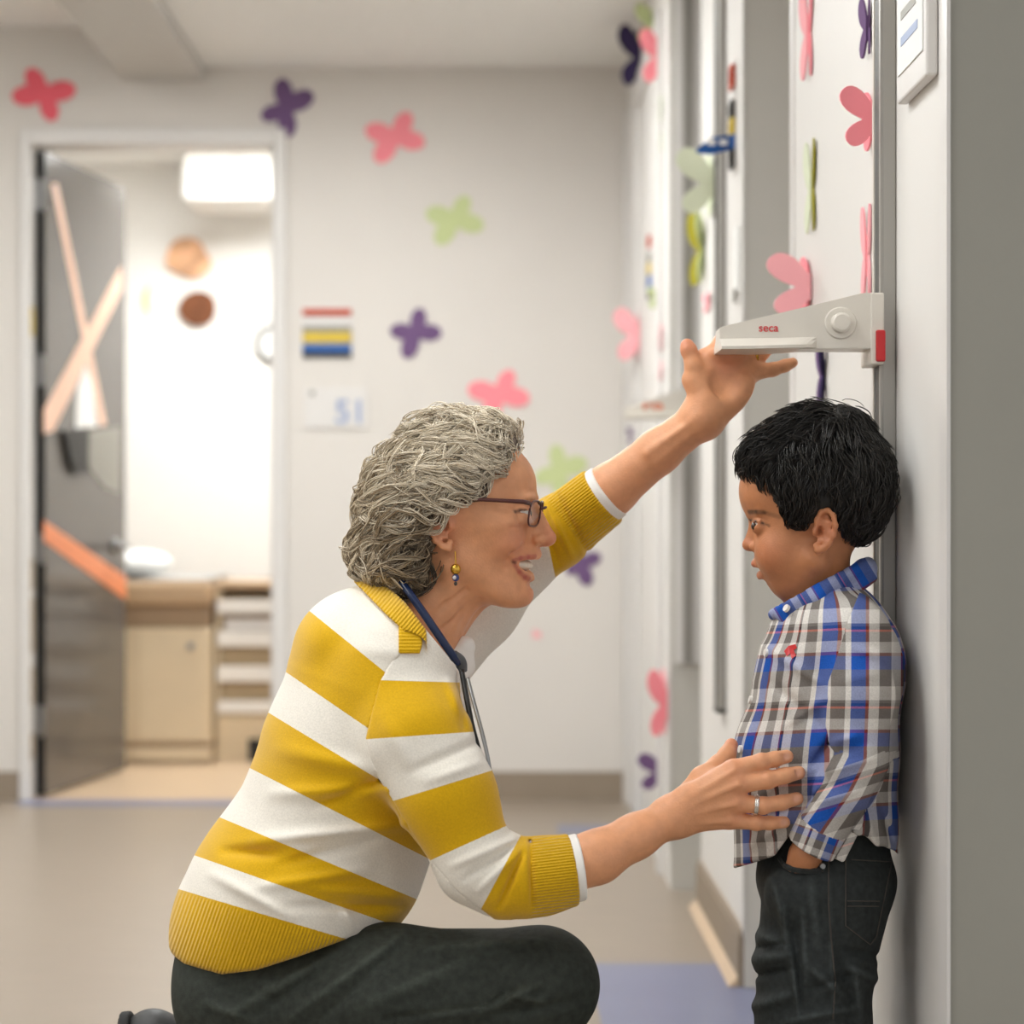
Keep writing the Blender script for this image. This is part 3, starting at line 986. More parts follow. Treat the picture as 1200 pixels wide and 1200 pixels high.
def blob_w(vs, c, r):
    """soft weight around a point, radius mm"""
    d2 = ((vs - c) ** 2).sum(1) / (r / 1000) ** 2
    return np.exp(-d2 * 1.5)

def seg_w(vs, a, b, r):
    ba = b - a
    t = np.clip((vs - a) @ ba / (ba @ ba), 0, 1)
    q = vs - a - t[:, None] * ba
    return np.exp(-1.5 * (q ** 2).sum(1) / (r / 1000) ** 2)

def attr_color_material(name, rough, spec, bump=0.0, bscale=300, sss=0.0, coat=0.0, noise=0.06, nscale=60):
    m = material(name, (0.8, 0.8, 0.8, 1), rough, spec, sss=sss, bump=bump, bscale=bscale)
    nt = m.node_tree
    b = nt.nodes['Principled BSDF']
    at = nt.nodes.new('ShaderNodeAttribute')
    at.attribute_name = 'tint'
    tc = nt.nodes.new('ShaderNodeTexCoord')
    n = nt.nodes.new('ShaderNodeTexNoise')
    n.inputs['Scale'].default_value = nscale
    n.inputs['Detail'].default_value = 5
    nt.links.new(tc.outputs['Object'], n.inputs['Vector'])
    mr = nt.nodes.new('ShaderNodeMapRange')
    mr.inputs['From Min'].default_value = 0.25
    mr.inputs['From Max'].default_value = 0.75
    mr.inputs['To Min'].default_value = 1 - noise
    mr.inputs['To Max'].default_value = 1 + noise
    nt.links.new(n.outputs['Fac'], mr.inputs['Value'])
    sc = nt.nodes.new('ShaderNodeVectorMath')
    sc.operation = 'SCALE'
    nt.links.new(at.outputs['Color'], sc.inputs[0])
    nt.links.new(mr.outputs['Result'], sc.inputs['Scale'])
    nt.links.new(sc.outputs['Vector'], b.inputs['Base Color'])
    return m

def stripe_field(px, py, lines):
    """index of the stripe band a point lies in, continuous; lines = ((x0,y0),(x1,y1)) pixel lines in order,
    each with its forward side on the right of the direction (screen, y down)"""
    ds = []
    for (a, b) in lines:
        n = np.array([-(b[1] - a[1]), b[0] - a[0]], float)
        n /= np.linalg.norm(n)
        ds.append((px - a[0]) * n[0] + (py - a[1]) * n[1])
    u = np.where(ds[0] < 0, np.maximum(ds[0] / 60.0, -0.95), 0.0)
    for i in range(len(ds) - 1):
        m = ds[i] >= 0
        den = np.where(np.abs(ds[i] - ds[i + 1]) < 1e-6, 1e-6, ds[i] - ds[i + 1])
        u = np.where(m, i + np.clip(ds[i] / den, 0, 0.9999), u)
        u = np.where(m & (ds[i + 1] >= 0), i + 1, u)
    m = ds[-1] >= 0
    u = np.where(m, len(ds) - 1 + np.minimum(ds[-1] / 60.0, 0.95), u)
    return u

def strands(shape, roots, flow, nseg, length, lift, wave, wavelen, r0, rng, curl_lift=0.0, stiff=0.5, tipdrop=0.0):
    """hair locks lying on an implicit surface: returns polylines (n, nseg+1, 3)"""
    n = len(roots)
    P = roots.copy()
    out = [P.copy()]
    ph = rng.uniform(0, 2 * np.pi, n)
    L = length if isinstance(length, np.ndarray) else np.full(n, length)
    step = L / nseg
    base = P.copy()
    prev = None
    wl = wavelen * rng.uniform(0.75, 1.3, n)
    wa = wave * rng.uniform(0.5, 1.4, n)
    lf = lift * rng.uniform(0.2, 1.6, n)
    jit = rng.normal(0, 0.35, (n, 3))
    for i in range(nseg):
        g = shape.grad(base)
        f = flow(base) + jit
        f = f - (f * g).sum(1, keepdims=True) * g
        f /= np.maximum(np.linalg.norm(f, axis=1, keepdims=True), 1e-9)
        if prev is not None:
            f = prev * stiff + f * (1 - stiff)
            f /= np.maximum(np.linalg.norm(f, axis=1, keepdims=True), 1e-9)
        prev = f
        base = base + f * step[:, None]
        d = shape.d(base)
        t = (i + 1) / nseg
        tgt = lf * (0.3 + 0.7 * math.sin(math.pi * min(1.0, t * 0.9))) + curl_lift * t * t
        g = shape.grad(base)
        base = base + g * (tgt - d)[:, None]
        side = np.cross(f, g)
        a = ph + 2 * np.pi * (L * t) / wl
        out.append(base + side * (wa * np.sin(a))[:, None] + g * (0.7 * wa * (0.5 + 0.5 * np.cos(a)))[:, None])
    return np.stack(out, 1)

def strand_mesh(name, S, r, mat, parent, tint, sides=3):
    n, m, _ = S.shape
    T = np.gradient(S, axis=1)
    T /= np.maximum(np.linalg.norm(T, axis=2, keepdims=True), 1e-9)
    ref = np.array([0.3, 0.9, 0.3])
    A = np.cross(T, ref)
    A /= np.maximum(np.linalg.norm(A, axis=2, keepdims=True), 1e-9)
    Bv = np.cross(T, A)
    t = np.linspace(0, 1, m)
    rad = np.asarray(r).reshape(-1, 1) * (0.55 + 0.45 * np.sin(np.pi * np.clip(t + 0.12, 0, 1)))[None, :] * np.where(t > 0.99, 0.15, 1.0)[None, :]
    rings = []
    for k in range(sides):
        a = 2 * np.pi * k / sides
        rings.append(S + (A * math.cos(a) + Bv * math.sin(a)) * rad[:, :, None])
    VV = np.stack(rings, 2).reshape(-1, 3)
    i0 = (np.arange(n)[:, None, None] * m + np.arange(m - 1)[None, :, None]) * sides + np.arange(sides)[None, None, :]
    k1 = (np.arange(sides) + 1) % sides
    i1 = (np.arange(n)[:, None, None] * m + np.arange(m - 1)[None, :, None]) * sides + k1[None, None, :]
    F = np.stack([i0, i1, i1 + sides, i0 + sides], -1).reshape(-1, 4)
    tv = np.repeat(tint, m * sides, axis=0)
    return np_mesh(name, VV, F, mat, parent, {'tint': tv})

def surf_at(shape, Hf, px, py, sg, start=95.0, off=0.0):
    """lateral depth (mm from the mid plane) of the surface at a profile pixel, on the near (-1) or far (+1) side"""
    ws = np.arange(start, -1.0, -0.5)
    P = np.array([Hf(px, py, sg * w) for w in ws])
    d = shape.d(P)
    k = np.argmax(d < off)
    return sg * ws[k] if (d < off).any() else 0.0

def on_skin(shape, Hf, pts, sg, off=0.0):
    return [Hf(x, y, surf_at(shape, Hf, x, y, sg, off=off)) for x, y in pts]

def add_ear(shape, Hf, cx, cy, sx, sz, w0, sg, front, tilt, rot):
    """ear with helix, antihelix, tragus and lobe; front = +1 when the face looks to +x"""
    ct, stt = math.cos(math.radians(tilt)), math.sin(math.radians(tilt))
    def E(fx, fz, out=0.0):
        x, z = fx * sx, fz * sz
        xr, zr = x * ct + z * stt, -x * stt + z * ct
        return Hf(cx + front * xr, cy - zr, sg * (w0 + out + (0.5 - 0.5 * fx) * 7))
    shape.u(EL(E(-0.1, 0.05, -5.0), (sx * 0.85, 4.0, sz * 0.85), [('Y', -front * tilt)] + rot), 5)
    rim = [(0.5, 0.05), (0.72, 0.45), (0.5, 0.85), (0.0, 1.0), (-0.55, 0.8), (-0.85, 0.35), (-0.82, -0.15), (-0.55, -0.55), (-0.15, -0.85), (0.2, -0.95), (0.42, -0.75)]
    for j in range(len(rim) - 1):
        r = 2.9 if j < 7 else 3.8
        shape.u(RC(E(*rim[j]), E(*rim[j + 1]), r, r), 3)
    ah = [(0.15, 0.6), (-0.3, 0.4), (-0.45, -0.05), (-0.25, -0.45), (0.2, -0.5)]
    for j in range(len(ah) - 1):
        shape.u(RC(E(*ah[j], -2.0), E(*ah[j + 1], -2.0), 2.4, 2.4), 3)
    shape.u(EL(E(0.72, -0.1, -1.5), (3.6, 4.0, 5.0), rot), 4)
    shape.s_(EL(E(0.3, -0.05, -1.0), (sx * 0.26, 5.0, sz * 0.26), rot), 2)
    shape.s_(EL(E(0.1, 0.68, 0.5), (sx * 0.3, 4.0, sz * 0.16), rot), 2)

# ================================================================== the woman
WM = 20.0                                    # depth of her mid plane, mm behind 2.5 m
woman = empty('person', (V(430, 1100, WM)[0], V(430, 1100, WM)[1], 0.0))
tag(woman, 'grey haired woman crouching in a yellow and white striped sweater, one arm raised', 'person')

SKIN_W = np.array(rgb(224, 160, 118)[:3])
M['skin'] = attr_color_material('skin', 0.48, 0.4, bump=0.18, bscale=420, sss=0.08, noise=0.07, nscale=90)

def head_frame(cx, mid, yaw):
    c, s = math.cos(math.radians(yaw)), math.sin(math.radians(yaw))
    def H(px, py, w=0.0):
        p = V(px, py, mid)
        o = V(cx, py, mid)
        dx = p[0] - o[0]
        dy = w / 1000
        return np.array([o[0] + dx * c - dy * s, o[1] + dx * s + dy * c, p[2]])
    return H
YAW = -7.0
H = head_frame(540, WM, YAW)
ZR = ('Z', YAW)
W = Shape()
# skull and face
W.u(EL(H(533, 580), (92, 75, 89), [ZR]), 0)
W.u(EL(H(576, 626), (44, 55, 60), [ZR]), 24)
W.u(EL(H(598, 564), (29, 52, 34), [('Y', -22), ZR]), 12)          # forehead
for s in (-1, 1):
    W.u(RC(H(545, 656, 47 * s), H(598, 696, 17 * s), 15, 12), 22)   # jaw
    W.u(EL(H(598, 632, 38 * s), (19, 19, 18), [ZR]), 12)            # cheek
    W.u(EL(H(588, 611, 50 * s), (22, 13, 12), [ZR]), 16)            # cheek bone
    W.u(EL(H(617.5, 585, 22 * s), (12, 22, 7), [ZR]), 10)           # brow
W.u(EL(H(601, 662), (27, 30, 27), [ZR]), 18)                        # muzzle
W.u(EL(H(611, 697), (14, 18, 12.5), [ZR]), 10)                      # chin
W.u(EL(H(578, 690), (36, 32, 17), [('Y', 8), ZR]), 20)              # under the chin
# neck
W.u(RC(V(518, 676, WM), V(470, 775, WM), 50, 54), 24)
for s in (-1, 1):
    W.u(RC(V(530, 668, WM + 46 * s), V(522, 752, WM + 24 * s), 9, 8), 12)
W.u(RC(V(556, 704, WM - 14), V(528, 748, WM - 14), 5, 5), 10)
W.u(RC(V(566, 704, WM + 6), V(540, 738, WM + 2), 6, 6), 10)
# eye sockets, then lids
for s in (-1, 1):
    W.s_(EL(H(631, 601, 31 * s), (13, 17, 11), [ZR]), 11)
    W.u(EL(H(613.5, 601, 31 * s), (13.0, 15, 12.5), [ZR]), 3)
    W.s_(EL(H(624, 600.5, 36 * s), (11, 16, 1.7), [('Y', 4), ZR]), 1.0)
    W.u(RC(H(615, 610.5, 44 * s), H(625, 612, 22 * s), 3.6, 3.6), 5)      # bag under the eye
# nose
W.u(EL(H(621, 626), (14, 16, 18), [ZR]), 8)
W.u(RC(H(629, 598), H(641, 629), 5.8, 9.6), 8)
W.u(EL(H(640, 631), (12, 10.5, 9.0), [ZR]), 5)
for s in (-1, 1):
    W.u(EL(H(632, 632.5, 11.5 * s), (8.6, 5.6, 6.6), [('Y', -14), ZR]), 3.5)
    W.s_(RC(H(641, 638.6, 8 * s), H(634, 637.6, 14 * s), 1.9, 2.2), 1.0)
# lips
lipU = [(606.5, 656, 31), (616, 652.5, 24), (626, 651, 12), (630.5, 650.5, 0)]
lipL = [(606.5, 659, 31), (612, 669, 24), (618.5, 676, 12), (621.5, 678.5, 0)]
for s in (-1, 1):
    for j in range(3):
        a, b = lipU[j], lipU[j + 1]
        W.u(RC(H(a[0], a[1], a[2] * s), H(b[0], b[1], b[2] * s), 1.5 + 0.35 * j, 1.85 + 0.35 * j), 6)
        a, b = lipL[j], lipL[j + 1]
        W.u(RC(H(a[0], a[1], a[2] * s), H(b[0], b[1], b[2] * s), 1.6 + 0.6 * j, 2.2 + 0.6 * j), 6)
W.s_(RC(H(624, 685, -9), H(624, 685, 9), 3.2, 3.2), 5)              # dip under the lip
# creases follow the skin
FOLDS = [([(627.5, 619), (625, 629), (626, 638)], 1.2, 2.0), ([(625, 636), (615, 642), (606, 648), (600, 656), (598, 664)], 2.2, 4.0),
         ([(606, 600.5), (600, 601.5), (594, 604)], 0.9, 2.0), ([(606, 602.5), (600, 606), (596, 610)], 0.8, 2.0), ([(607, 598), (601, 596), (596, 596)], 0.7, 2.0),
         ([(622, 613), (614, 617), (606, 618)], 0.8, 3.0), ([(566, 700), (545, 716), (522, 738)], 1.6, 6.0), ([(552, 690), (530, 706), (512, 722)], 1.4, 6.0)]
_grooves = []
for s in (-1, 1):
    for pts, r, k in FOLDS:
        q = on_skin(W, H, pts, s)
        _grooves += [(RC(q[j], q[j + 1], r, r), k) for j in range(len(q) - 1)]
for g_, k in _grooves:
    W.s_(g_, k)
# the open smile
W.u(EL(H(619.5, 647), (13, 17, 7), [ZR]), 8)
W.s_(EL(H(632, 664.8), (27.5, 46, 8.2), [('Y', 13), ZR]), 1.4)
MOUTH = W.ops[-1]
for s in (-1, 1):
    add_ear(W, H, 527, 615, 15, 29, 70, s, 1, -12, [ZR])
# chest inside the sweater
W.chain([V(470, 775, WM), V(450, 830, WM), V(405, 940, WM)], [54, 70, 70], 20, (V(0, 0, WM)[1], 1.2))
# right arm (towards the camera)
RSH, REL, RWR = V(468, 800, -82), V(560, 1014, -158), V(788, 957, -118)
W.chain([RSH, V(516, 920, -146), REL], [36, 34, 31], 20)
W.chain([REL, V(592, 1027, -158), V(640, 1024, -152), V(700, 1004, -142), V(745, 980, -130), RWR], [31, 31, 31.5, 28.5, 24, 20.5], 10)
W.u(EL(V(783, 964, -126), (9, 8, 8)), 8)                             # wrist bone
# right hand lying on the boy's side
hand = {  # finger: joints (px, py, w) and radii
    'index': ([(806, 935, -122), (860, 902, -121), (892, 893, -122), (908, 889.5, -119), (922, 886.5, -114)], [13, 11.3, 9.4, 8.6, 7.6]),
    'middle': ([(802, 945, -122), (864, 919, -125), (900, 914, -126), (920, 909, -123), (936, 905.5, -117)], [13, 11.3, 9.5, 8.8, 7.7]),
    'ring': ([(800, 955, -120), (862, 941, -122), (894, 944, -124), (916, 940.5, -121), (934, 936, -116)], [13, 11, 9.2, 8.4, 7.4]),
    'pinky': ([(798, 964, -116), (855, 961, -115), (886, 964, -117), (902, 964.5, -115), (919, 963.5, -111)], [12, 10, 8.2, 7.6, 6.8]),
}
for nm, (pts, rad) in hand.items():
    q = [V(*p) for p in pts]
    W.u(RC(RWR, q[0], 19, rad[0]), 12)
    W.u(RC(q[0], q[1], rad[0], rad[1]), 12)
    W.u(EL(q[1] + np.array([0, -0.003, 0.001]), (10, 9, 9)), 5)      # knuckle
    for j in range(1, 4):
        W.u(RC(q[j], q[j + 1], rad[j], rad[j + 1]), 3.0)
    W.u(EL(q[2] + np.array([0, -0.0015, 0]), (8.5, rad[2], rad[2] + 0.5)), 3)
    W.s_(EL(q[4] + np.array([-0.001, -rad[4] / 1000 - 0.0005, 0.001]), (6.5, 1.5, 4.8)), 1.0)   # nail bed
for a, b in ((('index', 'middle')), (('middle', 'ring')), (('ring', 'pinky'))):
    p0 = (V(*hand[a][0][0]) + V(*hand[b][0][0])) / 2
    p1 = (V(*hand[a][0][1]) + V(*hand[b][0][1])) / 2
    W.u(RC(p0, p1 + (p0 - p1) * 0.18, 11, 8.5), 8)
for nm in hand:                                                      # tendons on the back of the hand
    q0, q1 = V(*hand[nm][0][0]), V(*hand[nm][0][1])
    o = np.array([0, -0.0128, 0.001])
    W.u(RC(q0 + o, q1 + o * 0.95, 2.2, 2.6), 4)
th = [(800, 940, -108), (824, 913, -96), (842, 897, -80), (852, 885, -66), (857, 873, -56)]
W.chain([V(*p) for p in th], [15, 14, 11, 9.5, 7.8], 6)
W.u(RC(V(824, 915, -102), V(856, 905, -114), 9, 8), 12)              # web
# left arm, raised
LSH, LEL, LWR = V(480, 785, 120), V(604, 658, 200), V(824, 489, 128)
W.chain([LSH, LEL], [36, 34], 16)
W.chain([LEL, V(660, 616, 185), V(716, 574, 165), V(772, 529, 145), LWR], [38, 35, 32, 27, 23], 10)
W.u(RC(V(760, 531, 121), V(822, 487, 104), 3.5, 3.0), 9)             # tendons of the wrist
W.u(RC(V(768, 540, 124), V(830, 492, 106), 3.5, 3.0), 9)
# left palm, turned to the camera
palm = [(826, 423), (848, 412), (868, 413), (884, 433)]
for (x, y), r in zip(palm, (14.5, 14.5, 14, 12)):
    W.u(RC(LWR, V(x, y, 134), 20, r), 16)
W.u(EL(V(829, 463, 116), (17, 11, 27), [('Y', -10)]), 14)            # thumb pad
W.u(EL(V(862, 466, 118), (15, 9, 30), [('Y', 40)]), 14)              # little finger pad
W.s_(EL(V(850, 446, 106), (17, 9, 18), [('Y', 30)]), 12)             # hollow of the palm
for a, b, r in (((822, 440, 107), (846, 433, 109), 1.1), ((836, 424, 108), (858, 434, 109), 1.0), ((830, 446, 104), (846, 472, 108), 1.1)):
    W.s_(RC(V(*a), V(*b), r, r), 3)
W.u(EL(V(842, 416, 118), (12, 8, 7), [('Y', 20)]), 8)
W.u(EL(V(862, 418, 119), (12, 8, 7)), 8)
# fingers
W.chain([V(826, 426, 134), V(812, 445, 122)], [14, 14], 10)
W.chain([V(818, 452, 120), V(813, 429, 118), V(807, 410, 120), V(805, 404, 121)], [13.5, 10.2, 9.2, 7.6], 6)   # thumb
W.chain([V(832, 420, 134), V(845, 401, 138), V(858, 393, 140), V(870, 391, 136)], [11.5, 9.5, 8.8, 7.4], 5)    # index, behind the arm
W.chain([V(852, 414, 134), V(868, 400, 139), V(884, 391, 141), V(896, 388, 138)], [11.5, 9.6, 8.8, 7.4], 5)
W.chain([V(868, 420, 134), V(891, 415, 137), V(906, 402, 140), V(916, 394, 138)], [11, 9.6, 8.6, 7.2], 4)
W.chain([V(884, 436, 134), V(906, 433, 132), V(920, 428.5, 132), V(929, 425, 132)], [11, 8.4, 7.6, 6.4], 4)    # little finger
import time as _t
_t0 = _t.time()
wv, wf = W.mesh(1.9)
print('woman body', len(wv), len(wf), round(_t.time() - _t0, 1))
wv64 = wv.astype(float)
tint = np.tile(SKIN_W, (len(wv), 1))
def blend(t, w, col):
    return t * (1 - w[:, None]) + np.array(col)[None, :] * w[:, None]
ROSY = np.array(rgb(206, 112, 92)[:3])
for s in (-1, 1):
    tint = blend(tint, 0.45 * blob_w(wv64, H(604, 632, 40 * s), 26), ROSY)
tint = blend(tint, 0.55 * blob_w(wv64, H(646, 630), 17), ROSY)
tint = blend(tint, 0.35 * blob_w(wv64, H(622, 695), 16), ROSY)
LIP = np.array(rgb(176, 80, 74)[:3])
WL = Shape(); WL.ops = [o for o in W.ops if o is not MOUTH]
for s in (-1, 1):
    for pts in ([(606.5, 655.5), (614, 653.5), (622, 652.5), (629, 652)], [(607.5, 661), (612.5, 669.5), (618, 675.5), (623, 678.5)]):
        q = on_skin(WL, H, pts, s)
        for j in range(3):
            tint = blend(tint, 0.6 * np.clip(1.8 * seg_w(wv64, q[j], q[j + 1], 2.6 + 0.4 * j), 0, 1), LIP)
    q = on_skin(WL, H, [(605.5, 657.5), (608, 658.5)], s)
    tint = blend(tint, 0.8 * np.clip(1.5 * seg_w(wv64, q[0], q[1], 2.0), 0, 1), rgb(96, 44, 38)[:3])
for s in (-1, 1):
    q = on_skin(W, H, [(621, 598.5), (615, 598.5), (609, 600)], s)
    for j in range(2):
        tint = blend(tint, 0.8 * np.clip(1.4 * seg_w(wv64, q[j], q[j + 1], 2.4), 0, 1), rgb(70, 46, 38)[:3])
# inside of the mouth
tint = blend(tint, blob_w(wv64, H(612, 663.5), 9), rgb(90, 40, 36)[:3])
for nm, (pts, rad) in hand.items():
    tint = blend(tint, 0.4 * blob_w(wv64, V(*pts[1]), 14) + 0.0, ROSY)
    tint = blend(tint, 0.35 * blob_w(wv64, V(*pts[2]), 9), ROSY)
    tip = V(*pts[4])
    tint = blend(tint, 0.6 * np.clip(1.5 * blob_w(wv64, tip + np.array([-0.001, -rad[4] / 1000, 0.001]), 5), 0, 1), rgb(222, 168, 146)[:3])
tint = blend(tint, 0.5 * blob_w(wv64, V(805, 405, 118), 16), ROSY)
tint = blend(tint, 0.5 * blob_w(wv64, V(857, 873, -56), 14), ROSY)
tint = blend(tint, 0.35 * blob_w(wv64, V(852, 425, 116), 26), ROSY)
for s in (-1, 1):
    tint = blend(tint, 0.4 * blob_w(wv64, H(527, 614, 72 * s), 26), ROSY)
    tint = blend(tint, 0.5 * seg_w(wv64, H(622, 579, 12 * s), H(614, 583, 40 * s), 4), rgb(120, 100, 84)[:3])
np_mesh('body', wv, wf, M['skin'], woman, {'tint': tint})

# teeth and eyes
def ball(name, c, r, mat, parent, rot=(), seg=24):
    bm = bmesh.new()
    bmesh.ops.create_uvsphere(bm, u_segments=seg, v_segments=seg // 2, radius=1)
    R = Matrix.Identity(3)
    for ax, dg in rot:
        R = Matrix.Rotation(math.radians(dg), 3, ax) @ R
    for v in bm.verts:
        v.co = Vector(c) + R @ Vector((v.co.x * r[0], v.co.y * r[1], v.co.z * r[2])) / 1000
    o = obj(name, bm, mat, smooth=True)
    return keep_world(o, parent)
M['teeth'] = material('teeth', rgb(226, 216, 198), 0.25, 0.5, noise=0.03, nscale=200)
M['eyewhite'] = material('eye_white', rgb(226, 220, 212), 0.15, 0.5, noise=0.02)
M['iris'] = material('iris', rgb(58, 42, 30), 0.1, 0.6, noise=0.1, nscale=400)
T = Shape()
T.u(EL(H(600, 659.5), (25.5, 29, 8.5), [('Y', 8), ZR]), 0)
for k in range(-5, 6):
    a = k * 0.26
    T.s_(RC(H(600 + 26 * math.cos(a), 650, 29.5 * math.sin(a)), H(600 + 25 * math.cos(a), 668, 28.5 * math.sin(a)), 0.9, 0.9), 1.2)
tv, tf = T.mesh(1.0)
np_mesh('teeth', tv, tf, M['teeth'], woman)
for s in (-1, 1):
    e = ball('eye', H(614.5, 601.5, 31 * s), (11.6, 11.6, 11.6), M['eyewhite'], woman)
    ball('iris', H(623.5, 601.5, 31 * s), (3.2, 5.2, 5.2), M['iris'], e, [ZR])

# ------------------------------------------------------------------ knitwear
def knit_material(name, c0, c1):
    """two-colour knit: attribute band alternates c0 / c1, attribute rib gives ribbing where ribmask is on"""
    m = material(name, c0, 0.85, 0.15, bump=0.0)
    nt = m.node_tree
    b = nt.nodes['Principled BSDF']
    b.inputs['Sheen Weight'].default_value = 0.25
    b.inputs['Sheen Roughness'].default_value = 0.5
    at = nt.nodes.new('ShaderNodeAttribute'); at.attribute_name = 'band'
    ml = nt.nodes.new('ShaderNodeMath'); ml.operation = 'MULTIPLY'; ml.inputs[1].default_value = 0.5
    nt.links.new(at.outputs['Fac'], ml.inputs[0])
    fr = nt.nodes.new('ShaderNodeMath'); fr.operation = 'FRACT'
    nt.links.new(ml.outputs[0], fr.inputs[0])
    gt = nt.nodes.new('ShaderNodeMath'); gt.operation = 'GREATER_THAN'; gt.inputs[1].default_value = 0.5
    nt.links.new(fr.outputs[0], gt.inputs[0])
    mix = nt.nodes.new('ShaderNodeMix'); mix.data_type = 'RGBA'
    mix.inputs['A'].default_value = c0
    mix.inputs['B'].default_value = c1
    nt.links.new(gt.outputs[0], mix.inputs['Factor'])
    tc = nt.nodes.new('ShaderNodeTexCoord')
    n = nt.nodes.new('ShaderNodeTexNoise'); n.inputs['Scale'].default_value = 500; n.inputs['Detail'].default_value = 2
    nt.links.new(tc.outputs['Object'], n.inputs['Vector'])
    mr = nt.nodes.new('ShaderNodeMapRange')
    mr.inputs['From Min'].default_value = 0.3; mr.inputs['From Max'].default_value = 0.7
    mr.inputs['To Min'].default_value = 0.93; mr.inputs['To Max'].default_value = 1.07
    nt.links.new(n.outputs['Fac'], mr.inputs['Value'])
    sc = nt.nodes.new('ShaderNodeVectorMath'); sc.operation = 'SCALE'
    nt.links.new(mix.outputs['Result'], sc.inputs[0]); nt.links.new(mr.outputs['Result'], sc.inputs['Scale'])
    nt.links.new(sc.outputs['Vector'], b.inputs['Base Color'])
    rb = nt.nodes.new('ShaderNodeAttribute'); rb.attribute_name = 'rib'
    rm = nt.nodes.new('ShaderNodeAttribute'); rm.attribute_name = 'ribmask'
    sn = nt.nodes.new('ShaderNodeMath'); sn.operation = 'SINE'
    nt.links.new(rb.outputs['Fac'], sn.inputs[0])
    mu = nt.nodes.new('ShaderNodeMath'); mu.operation = 'MULTIPLY'
    nt.links.new(sn.outputs[0], mu.inputs[0]); nt.links.new(rm.outputs['Fac'], mu.inputs[1])
    ad = nt.nodes.new('ShaderNodeMath'); ad.operation = 'MULTIPLY_ADD'; ad.inputs[1].default_value = 0.35
    nt.links.new(n.outputs['Fac'], ad.inputs[0]); nt.links.new(mu.outputs[0], ad.inputs[2])
    bp = nt.nodes.new('ShaderNodeBump'); bp.inputs['Strength'].default_value = 0.6; bp.inputs['Distance'].default_value = 0.0012
    nt.links.new(ad.outputs[0], bp.inputs['Height'])
    nt.links.new(bp.outputs['Normal'], b.inputs['Normal'])
    return m
WHITE_K, YEL_K = rgb(230, 224, 213), rgb(212, 166, 10)
M['knit'] = knit_material('knit_stripes', WHITE_K, YEL_K)
M['white_cotton'] = material('white_cotton', rgb(244, 241, 236), 0.8, 0.15, noise=0.02, bump=0.1, bscale=300)

def ridges(items, sharp=0.72):
    """cloth folds: (x0,y0,x1,y1,width px, height mm; positive raises) drawn in the side view"""
    def f(P):
        px, py = pix(P)
        out = np.zeros(len(P))
        for (x0, y0, x1, y1, wd, hh) in items:
            bx, by = x1 - x0, y1 - y0
            t = np.clip(((px - x0) * bx + (py - y0) * by) / (bx * bx + by * by), 0, 1)
            d2 = (px - x0 - t * bx) ** 2 + (py - y0 - t * by) ** 2
            out -= 1.5 * hh / 1000 * np.exp(-d2 / (wd * wd * sharp * sharp)) * np.sin(np.pi * np.clip(0.12 + 0.76 * t, 0, 1))
        return out
    return f

latW = (V(0, 0, WM)[1], 1.38)
SW = Shape()
SW.chain([V(462, 742, WM), V(448, 800, WM), V(424, 880, WM), V(385, 972, WM), V(342, 1050, WM), V(308, 1092, WM)],
         [62, 101, 112, 106, 117, 109], 30, latW)
SW.u(EL(V(398, 745, WM), (48, 110, 42), [('Y', -38)]), 40)
SW.u(RC(V(470, 772, -85), V(470, 772, 125), 52, 52), 40)             # shoulders
SW.u(EL(V(505, 905, WM), (38, 110, 80)), 40)                         # bust
SW.u(EL(V(450, 1015, WM), (42, 100, 58)), 40)                        # belly
hx = [190, 215, 260, 300, 350, 400, 440, 480, 560]
hy = [1108, 1130, 1142, 1137, 1121, 1103, 1093, 1086, 1078]
SW.i(FN(lambda P: (lambda q: (q[1] - np.interp(q[0], hx, hy)) / 1000 * 0.85)(pix(P))), 6)
SWB = Shape(); SWB.ops = [o for o in SW.ops if o[0] == 'u']
SLV = [([V(464, 802, -84), V(490, 866, -130), V(522, 930, -150), V(558, 1012, -158)], [58, 53, 49, 44], 30),
       ([V(558, 1012, -158), V(592, 1029, -158), V(632, 1027, -152), V(676, 1018, -145)], [43, 42, 40, 39], 14)]
hemop = SW.ops.pop()
for q_, r_, k_ in SLV:
    SW.chain(q_, r_, k_)
SW.ops.append(hemop)
seam_y = [700, 740, 765, 800, 866, 900, 935, 960, 1003, 1047, 1075, 1200]
seam_x = [500, 482, 467, 448, 432, 440, 462, 476, 503, 542, 580, 700]
def sleeve_region(P, off=0.0):
    qx, qy = pix(P)
    w = (P[:, 1] - DS) * 1000
    return np.maximum((np.interp(qy, seam_y, seam_x) - qx) * 0.8, w + 62 - 0.0 * qx) / 1000 - off
SW.i(FN(lambda P: -sleeve_region(P, 0.0)), 2)
ccx = [400, 425, 450, 475, 495, 515, 540, 575]
ccy = [634, 658, 684, 707, 733, 757, 789, 835]
SWA = Shape(); SWA.ops = list(SWB.ops)
for q_, r_, k_ in SLV:
    SWA.chain(q_, r_, k_)
def neckcut(P, off=0.0):
    qx, qy = pix(P)
    return (np.interp(qx, ccx, ccy) - qy + off) / 1000 * 0.72
SW.i(FN(neckcut), 3)
SW.s_(RC(V(470, 760, WM), V(545, 650, WM), 58, 64), 6)
